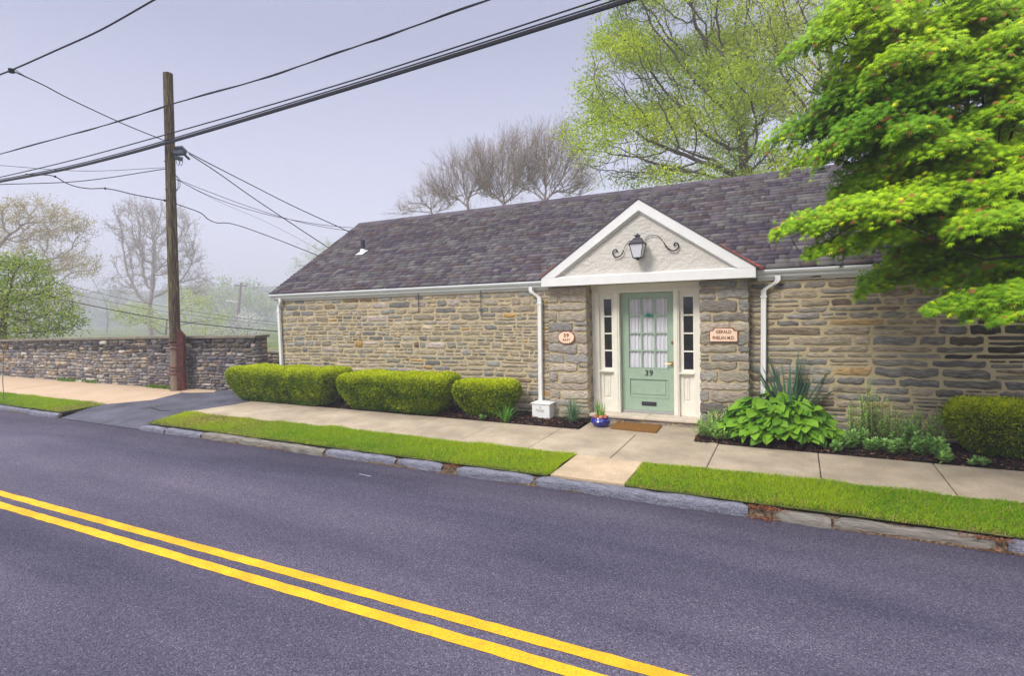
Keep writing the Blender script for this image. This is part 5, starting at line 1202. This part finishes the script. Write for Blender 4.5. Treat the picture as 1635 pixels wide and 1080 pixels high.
# ================================================================== BOUNDARY WALL
bw = empty('boundary_wall', (-15.85, 8.87, 0)); tag(bw, 'dark rough stone boundary wall with flat coping left of the driveway', 'wall')
runs = [((-34, 8.66), (-15.86, 8.868), 1.20, 1.42, 41), ((-15.86, 8.868), (-12.02, 9.327), 1.42, 1.42, 42)]
for (a, b, za, zb_, sd) in runs:
    L_ = math.hypot(b[0]-a[0], b[1]-a[1]); U_ = ((b[0]-a[0])/L_, (b[1]-a[1])/L_, 0); N_ = (U_[1], -U_[0])
    q = [a, b, (b[0]-N_[0]*.38, b[1]-N_[1]*.38), (a[0]-N_[0]*.38, a[1]-N_[1]*.38)]; zs = [za, zb_, zb_, za]
    mb = MB(); mb.add([(x, y, -.4) for x, y in q]+[(x, y, z) for (x, y), z in zip(q, zs)], [(0, 1, 5, 4), (1, 2, 6, 5), (2, 3, 7, 6), (3, 0, 4, 7), (4, 5, 6, 7)])
    body = mb.build('wall_body', M['darkmortar'], bw)
    S = layout(L_, 1.50, (.06, .15), (.13, .45), .014, sd, split=.4)
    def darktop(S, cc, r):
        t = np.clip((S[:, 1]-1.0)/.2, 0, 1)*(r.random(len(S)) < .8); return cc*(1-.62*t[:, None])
    sl_ = (zb_-za)/L_
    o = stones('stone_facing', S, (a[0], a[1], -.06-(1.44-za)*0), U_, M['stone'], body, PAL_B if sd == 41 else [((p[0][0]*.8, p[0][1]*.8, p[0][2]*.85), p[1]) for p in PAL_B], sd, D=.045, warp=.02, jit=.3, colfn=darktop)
    # stones follow the fall of the coping
    if sl_ > .001:
        n = len(o.data.vertices); co_ = np.empty(n*3, dtype=np.float32); o.data.vertices.foreach_get('co', co_); co_ = co_.reshape(-1, 3)
        t = (co_[:, 0]-a[0])/(b[0]-a[0]); co_[:, 2] -= (1-t)*(zb_-za)*np.clip(co_[:, 2]/1.4, 0, 1); o.data.vertices.foreach_set('co', co_.ravel()); o.data.update()
    if sd == 42:
        Se = layout(.38, 1.5, (.08, .16), (.16, .38), .014, 46); stones('stone_facing', Se, (b[0], b[1], -.06), (-N_[0], -N_[1], 0), M['stone'], body, PAL_B, 46, D=.03, warp=.008)
    # coping slabs
    mb = MB(); t = 0; rr = random.Random(sd)
    while t < L_:
        l = min(rr.uniform(.8, 1.3), L_-t+.06); t1 = t+l-.008
        f = lambda tt, w_: (a[0]+U_[0]*tt+N_[0]*w_, a[1]+U_[1]*tt+N_[1]*w_)
        z0 = za+(zb_-za)*t/L_+.002; z1 = za+(zb_-za)*min(1, t1/L_)+.002; dz = rr.uniform(-.003, .003); w1 = .06+rr.uniform(-.006, .006)
        c4 = [f(t, w1), f(t1, w1), f(t1, -.43), f(t, -.43)]; zz = [z0, z1, z1, z0]
        mb.add([(x, y, z) for (x, y), z in zip(c4, zz)]+[(x, y, z+.058+dz) for (x, y), z in zip(c4, zz)], [(4, 5, 6, 7), (0, 1, 5, 4), (1, 2, 6, 5), (2, 3, 7, 6), (3, 0, 4, 7), (3, 2, 1, 0)]); t += l
    mb.build('coping', M['coping'], bw)
# lower stub behind, towards the house
mb = MB(); mb.box(-13.4, -10.98, 10.4, 10.75, -.4, .93); lw = mb.build('garden_wall', M['darkmortar']); tag(lw, 'low stub of dark stone wall seen between boundary wall and house corner', 'wall')
S = layout(2.4, 1.26, (.07, .14), (.15, .4), .014, 44); stones('stone_facing', S, (-13.4, 10.4, -.35), (1, 0, 0), M['stone'], lw, PAL_B, 44, D=.04)
mb = MB(); mb.box(-13.42, -10.97, 10.36, 10.8, .932, .98); mb.build('coping', M['coping'], lw)
# weeds at the wall foot
for i, (px, py) in enumerate([(172, 612), (200, 615), (100, 602), (271, 612), (310, 614), (225, 619), (415, 585)]):
    pass
wx = rng.uniform(-21, -14.2, 2600); wf = Field(61, 10, 1.5)(np.stack([wx, 0*wx, 0*wx], 1)); wx = wx[(wf+rng.normal(0, .3, len(wx))) > .75]; n = len(wx)
P = np.stack([wx, 8.80-(-15.9-wx)*.0115+rng.uniform(-.05, .03, n), np.zeros(n)], 1); P[:, 2] = gz(P[:, 0], P[:, 1])+rng.uniform(0, .04, n)
V, F = place(P, jitter(n, .6)+np.array([0, -.2, 1]), jitter(n, 1), rng.uniform(.04, .09, n), T_LEAF, F_LEAF)
tag(np_mesh('weeds', V, F, M['leaf'], None, np.repeat(np.array([[.16, .30, .03]])*rng.uniform(.6, 1.5, (n, 1)), 4, 0)), 'small weeds along the foot of the boundary wall', 'weeds', kind='stuff')

# ================================================================== UTILITY POLE
PB = Vector((-15.03, 9.08-.32, .03)); PT = Vector((-14.56, 9.08-.32, 8.22))
PB = atY(281, 616, 8.72); PT = atY(268, 117, 8.72); PB.z = gz(PB.x, PB.y)-.05
up_e = empty('utility_pole', (PB.x, PB.y, 0)); tag(up_e, 'tall weathered wooden utility pole with rust red steel brace at its foot', 'utility pole')
def pl(t): return PB+(PT-PB)*t
def PF(c, x, y): return (c.x+x*.5-y*.866, c.y+x*.866+y*.5)   # pole frame: x to the right, -y towards the street
def at_z(z): return pl((z-PB.z)/(PT.z-PB.z))
F1 = Field(8, 12, 3); mb = MB(); n, k = 40, 18; vs = []
for i in range(n+1):
    c = pl(i/n); r_ = .135-.028*i/n
    for j in range(k):
        a = 2*math.pi*j/k; rr = r_*(1+.03*F1(np.array([[math.cos(a)*1.2, math.sin(a)*1.2, c.z*.3]]))[0]); vs.append((c.x+rr*math.cos(a), c.y+rr*math.sin(a), c.z))
mb.add(vs, [(i*k+j, i*k+(j+1) % k, (i+1)*k+(j+1) % k, (i+1)*k+j) for i in range(n) for j in range(k)]+[tuple(range(n*k, (n+1)*k))]); mb.build('shaft', M['wood'], up_e, smooth=True)
mb = MB(); vs = []
for i in range(13):
    c = at_z(.05+1.25*i/12); 
    for j in range(7):
        a = math.pi*(1.18+.42*j/6); vs.append((*PF(c, .147*math.cos(a), .147*math.sin(a)), c.z))
mb.add(vs, [(i*7+j, i*7+j+1, (i+1)*7+j+1, (i+1)*7+j) for i in range(12) for j in range(6)]); mb.build('split_face', M['palewood'], up_e, smooth=True)
def brc(z): c = at_z(z); return c
mb = MB(); z0, z1 = -.03, 1.50
prof = [(.02, -.155), (.17, -.155), (.235, -.06), (.235, .06), (.17, .06), (.17, .0), (.14, -.10), (.02, -.13)]
vs = []
for z in (z0, z1):
    c = brc(z)
    for (x, y) in prof: vs.append((*PF(c, x, y), z))
m_ = len(prof); fs = [(j, (j+1) % m_, m_+(j+1) % m_, m_+j) for j in range(m_)]+[tuple(range(m_-1, -1, -1)), tuple(range(m_, 2*m_))]; mb.add(vs, fs)
c = brc(1.5); mb.add([(*PF(c, x, y), z) for x, y, z in ((-.02, -.165, 1.50), (.255, -.05, 1.50), (.255, .07, 1.50), (-.02, -.02, 1.50), (.05, -.12, 1.72), (.10, -.03, 1.72))], [(3, 2, 1, 0), (0, 1, 4), (1, 2, 5, 4), (2, 3, 5), (3, 0, 4, 5)])
mb.build('steel_brace', M['rust'], up_e)
for z in (1.37, 1.28, 1.18, .70, .61, .52):
    c = brc(z); mb = MB(); pts = [(*PF(c, .152*math.cos(t), .152*math.sin(t)), z) for t in np.linspace(math.pi*.9, math.pi*1.8, 10)]; vs = []
    mb.tube([(p[0], p[1], p[2]) for p in pts], .017, 6); mb.build('strap', M['rust'], up_e, smooth=True)
rr = random.Random(3)
for z in [1.9, 2.4, 3.1, 3.3, 4.0, 5.2, 5.9]:
    c = at_z(z); a = rr.uniform(3.6, 5.6); MB().tube([(*PF(c, .1*math.cos(a), .1*math.sin(a)), z), (*PF(c, .15*math.cos(a), .15*math.sin(a)), z)], .014, 6).build('bolt', M['darkmetal'], up_e)
def hw(z): return at_z(z)
HZ = atY(289, 240, 8.72)
# junction hardware: splice housing and insulators on the right face
c = at_z(HZ.z); q3 = lambda x, y, z: (*PF(c, x, y), c.z+z)
mb = MB(); mb.tube([q3(.08, 0, .02), q3(.16, -.02, .14), q3(.26, -.03, .16), q3(.34, -.03, .08), q3(.32, -.03, -.04)], [.03, .055, .06, .05, .02], 8)
mb.tube([q3(.08, -.05, -.10), q3(.27, -.06, -.14)], .055, 8); mb.tube([q3(.06, -.06, -.01), q3(.30, -.06, .03)], .075, 6); mb.build('splice_box', material('grey plastic', (.09, .12, .15), .6), up_e)
MB().tube([q3(.30, -.05, .0), q3(.42, -.05, -.12)], .028, 6).build('clamp', M['wire'], up_e)
for s_ in (0, .06): MB().tube([q3(.12+s_, -.05, -.15), q3(.13+s_, -.05, -.26), q3(.17+s_, -.05, -.31), q3(.21+s_, -.05, -.18)], .007, 5).build('drip_loop', M['wire'], up_e)
c = at_z(5.55)
for s_ in (0, .04): MB().tube([q3(.10, -.05, .05), q3(.16+s_, -.05, -.05), q3(.15+s_, -.05, -.25), q3(.09, -.05, -.38)], .007, 5).build('drip_loop', M['wire'], up_e)

# ================================================================== OVERHEAD WIRES
def smooth(P, k=8):
    P = [Vector(p) for p in P]; o = []
    for i in range(len(P)-1):
        p0, p1, p2, p3 = P[max(i-1, 0)], P[i], P[i+1], P[min(i+2, len(P)-1)]
        L_ = (p2-p1).length; m1 = ((p1-p0).normalized()+(p2-p1).normalized()).normalized()*L_; m2 = ((p2-p1).normalized()+(p3-p2).normalized()).normalized()*L_
        for j in range(k):
            t = j/k; o.append(p1*(2*t**3-3*t*t+1)+m1*(t**3-2*t*t+t)+p2*(-2*t**3+3*t*t)+m2*(t**3-t*t))
    return o+[P[-1]]
def wire(P, r, label, group=None, k=6, extra=None, name='overhead_wire'):
    mb = MB(); mb.tube(smooth(P), r, k)
    if extra: extra(mb)
    return tag(mb.build(name, M['wire'], smooth=True), label, 'wire', group)
G1 = 'long overhead lines running along the street'; G2 = 'thin service wires leaving the utility pole'
def line(pp, Y, ext=(30, 22)):
    P = [atY(px, py, Y) for px, py in pp]; a = P[0]+(P[0]-P[1]).normalized()*ext[0]; b = P[-1]+(P[-1]-P[-2]).normalized()*ext[1]; a.z = P[0].z+1.0; b.z = max(b.z, P[-1].z); return [a]+P+[b]
YW_ = 8.5
Pm = line([(0, 290), (105, 270), (200, 246.5), (268, 227.5), (560, 140), (780, 71), (1003, 0)], YW_)
def lash(mb):
    s = smooth(Pm, 30); 
    mb.tube([p+Vector((0, -.02, .052)) for p in s], .014, 5); mb.tube([p+Vector((0, -.03, -.03)) for p in s], .02, 6)
wire(Pm, .038, 'thick black bundled cable crossing the whole sky in front of the pole', G1, 8, lash)
wire(line([(0, 283), (120, 254.6), (268, 214), (560, 129), (740, 71), (955, 0)], YW_+.05), .014, 'medium black line running just above the thick bundled cable', G1)
Pc = line([(0, 246), (120, 213), (200, 190.6), (268, 168), (400, 131), (520, 91), (620, 56), (779, 0)], YW_+.05)
wire(Pc, .015, 'highest single line crossing the upper part of the pole', G1, extra=lambda mb: mb.tube([p+Vector((0, .02*math.sin(i*.5), .02*math.cos(i*.5))) for i, p in enumerate(smooth(Pc))], .008, 4))
Pd = line([(0, 119), (20, 111), (90, 80), (160, 48), (245, 0)], 4.6, (20, 14))
J = atY(20, 112, 4.6); pj = atY(262, 224, 8.6)
wire(Pd, .013, 'line crossing the top left corner of the sky', G1, extra=lambda mb: mb.lathe([(.01, -.04), (.045, -.03), (.045, .03), (.01, .04)], (J.x-.04, J.y, J.z), 8))
def along(ps, P0, P1):
    """points between P0 and P1 matched in depth to photographed positions"""
    n = len(ps); o = []
    for i, q in enumerate(ps):
        t = i/(n-1); Y = P0.y+(P1.y-P0.y)*t; r = ray(q); tt = t
        o.append(Vector((r.x/r.y*Y, Y, r.z/r.y*Y+CZ)))
    return o
wire(along([(20, 113), (70, 136), (120, 162), (200, 199), (262, 224)], J, pj), .012, 'black line dropping from the top left corner line down to the pole', G2)
wire(along([(22, 110), (45, 124), (80, 141)], J, J+(pj-J)*.3), .006, 'thin tie strand at the top left wire junction', G2)
a = atZ(-120, 254, 5.6); wire([a, atZ(0, 264, 5.6), atZ(130, 273, 5.62), at_z(5.78)], .006, 'thinnest line meeting the pole from the left below the thick cable', G2)
a = atZ(-120, 299, 5.5); wire([a, atZ(0, 294.5, 5.55), atZ(120, 290, 5.6), at_z(5.76)], .010, 'double line meeting the pole from the left, level with its lower bracket', G2)
P0 = at_z(5.0); hp = along([(40, 278), (62, 279), (88, 282), (105, 292), (140, 301), (168, 301), (215, 311), (263, 320)], Vector((0, 7.2, 0)), Vector((0, 8.6, 0)))
wire(hp, .012, 'wavy line sagging to the pole from the left with two small clamps', G2, extra=lambda mb: [mb.lathe([(.005, -.03), (.025, -.02), (.025, .02), (.005, .03)], tuple(q), 7) for q in (hp[2], hp[5], hp[7])])
def beyond(ps, y0, y1): # from the pole to where the roof hides it
    return along(ps, Vector((0, y0, 0)), Vector((0, y1, 0)))
for ps, r, lab, y1 in [([(300, 243), (340, 264), (385, 287), (470, 330), (555, 369), (600, 390)], .013, 'uppermost service wire from the pole box down to the roof corner', 13.5),
                   ([(302, 246), (345, 274), (400, 313), (470, 360), (523, 395), (560, 420)], .013, 'steeper service wire from the pole box crossing the two thin wires', 13.5),
                   ([(282, 286), (330, 305), (400, 331), (480, 355), (552, 368), (600, 372)], .008, 'upper of two thin wires curving from the pole bracket to the ridge', 14),
                   ([(282, 287), (340, 315), (420, 341), (500, 357), (552, 363), (600, 366)], .008, 'lower of two thin wires curving from the pole bracket to the ridge', 14),
                   ([(282, 287), (350, 322), (430, 357), (505, 397), (540, 420)], .004, 'faintest hair thin wire from the pole bracket to the roof edge', 14),
                   ([(282, 326), (318, 339), (332, 350), (347, 356), (368, 357), (420, 374), (505, 407), (540, 420)], .012, 'wavy lowest service wire with two clamps right of the pole', 12.5)]:
    wire(beyond(ps, 8.8, y1), r, lab, G2)
for ps, r, lab, d0, d1 in [([(-60, 450), (0, 459), (60, 470), (120, 483), (200, 499), (269, 511), (350, 521), (437, 529), (520, 535)], .018, 'dark low line in the background passing behind the green tree and pole', 24, 20),
                   ([(60, 445), (120, 459), (200, 478), (300, 496), (440, 515), (520, 520)], .016, 'upper faint background line in the mist', 40, 46), ([(60, 458), (120, 470), (200, 487), (300, 503), (440, 519), (520, 524)], .014, 'lower faint background line in the mist', 40, 46)]:
    P = [atD(p[0], p[1], d0+(d1-d0)*i/(len(ps)-1)) for i, p in enumerate(ps)]; wire(P, r, lab, 'faint wires far beyond the boundary wall', 5)
# far pole with cross arm and street lamp
D_ = 135; a, b = atD(379, 548, D_), atD(385, 452, D_); fp = empty('utility_pole', (a.x, a.y, gnd(a.x, a.y))); tag(fp, 'distant thin utility pole with cross arm fading in the mist', 'utility pole')
mb = MB(); mb.tube([(a.x, a.y, gnd(a.x, a.y)), b], [.34, .25], 8); mb.build('shaft', material('far pole wood', (.16, .07, .06), .9), fp)
mb = MB(); c = atD(374, 455.5, D_), atD(394, 457, D_); mb.tube(list(c), .2, 6); mb.build('cross_arm', M['bark'], fp)
mb = MB(); mb.tube([atD(383, 482, D_), atD(376, 482, D_), atD(366, 480, D_)], .09, 6); c = atD(364, 480.5, D_); mb.lathe([(.05, -.08), (.40, -.08), (.3, .08), (.03, .09)], tuple(c), 8, sx=1.4); mb.build('lamp_arm', M['flash'], fp)
P = [atD(385, 453, D_), atD(400, 455, D_), atD(425, 465, D_), atD(470, 478, D_)]; wire(P, .03, 'short faint wire leaving the top of the distant pole to the right', 'faint wires far beyond the boundary wall', 5)

# thin garden stake with a few orange leaves at the far left
p = atZ(6.5, 641, gz(-18.9, 6.5)); st = empty('sapling', (p.x, p.y, p.z)); tag(st, 'thin sapling with orange leaves on a green stake at the far left edge', 'sapling')
t_ = atY(6, 552, p.y); mb = MB(); mb.tube([p, (p.x+.01, p.y, p.z+.5), (t_.x, p.y, t_.z)], .009, 6); mb.build('stem', material('green stake', (.10, .22, .17), .6), st)
P = np.array([tuple(atY(rng.normal(2, 6), rng.choice([553, 568, 572, 571, 590])+rng.normal(0, 2.5), p.y+rng.normal(0, .08))) for _ in range(46)]); n = len(P)
V, F = place(P, jitter(n, 1)+np.array([0, 0, -.5]), jitter(n, 1), rng.uniform(.05, .09, n), T_LEAF, F_LEAF); np_mesh('leaves', V, F, M['leaf'], st, np.repeat(np.array([[.55, .24, .02]])*rng.uniform(.7, 1.2, (n, 1)), 4, 0))

# leaf litter in the kerb gaps
def litter(cx, cy, sx, sy, n, lab, z=None):
    P = np.stack([rng.normal(cx, sx, n), rng.normal(cy, sy, n), np.zeros(n)], 1); P[:, 2] = np.where(P[:, 1] < 5.93, rz(P[:, 0], P[:, 1])+.008, gz(P[:, 0], P[:, 1])-.03)+rng.uniform(0, .02, n)
    V, F = place(P, jitter(n, 1)*[1, 1, .25], jitter(n, .3)+np.array([0, 0, 1]), rng.uniform(.015, .035, n), T_LEAF, F_LEAF)
    tag(np_mesh('leaf_litter', V, F, M['chips'], None, np.repeat(np.array([[.24, .09, .04]])*rng.uniform(.3, 1.4, (n, 1)), 4, 0)), lab, 'litter', kind='stuff')
litter(-.30, 5.98, .08, .06, 500, 'brown leaf litter in the gap between the smooth and the weathered kerb stones')
litter(-4.05, 6.0, .06, .05, 160, 'dark litter in the earth gap between kerb stones left of the step slab')
litter(1.48, 5.97, .12, .04, 260, 'brown litter at the right end of the cracked kerb stone')
litter(-1.0, 8.17, .35, .02, 240, 'reddish litter along the edge of the bed by the hosta'); litter(1.9, 8.17, .5, .02, 300, 'reddish litter along the edge of the bed by the right hedge')

# ================================================================== HAZE
mb = MB(); mb.box(-760, 90, -60, 560, -7, 48); hz = mb.build('haze', None or bpy.data.materials.new('haze')); tag(hz, 'thin morning mist', 'haze', kind='stuff')
m = hz.data.materials[0]; m.use_nodes = True; t = m.node_tree; t.nodes.clear(); o = t.nodes.new('ShaderNodeOutputMaterial'); v = t.nodes.new('ShaderNodeVolumePrincipled')
v.inputs['Color'].default_value = (.70, .71, .82, 1); v.inputs['Density'].default_value = .0032; v.inputs['Anisotropy'].default_value = 0
t.links.new(v.outputs[0], o.inputs['Volume'])
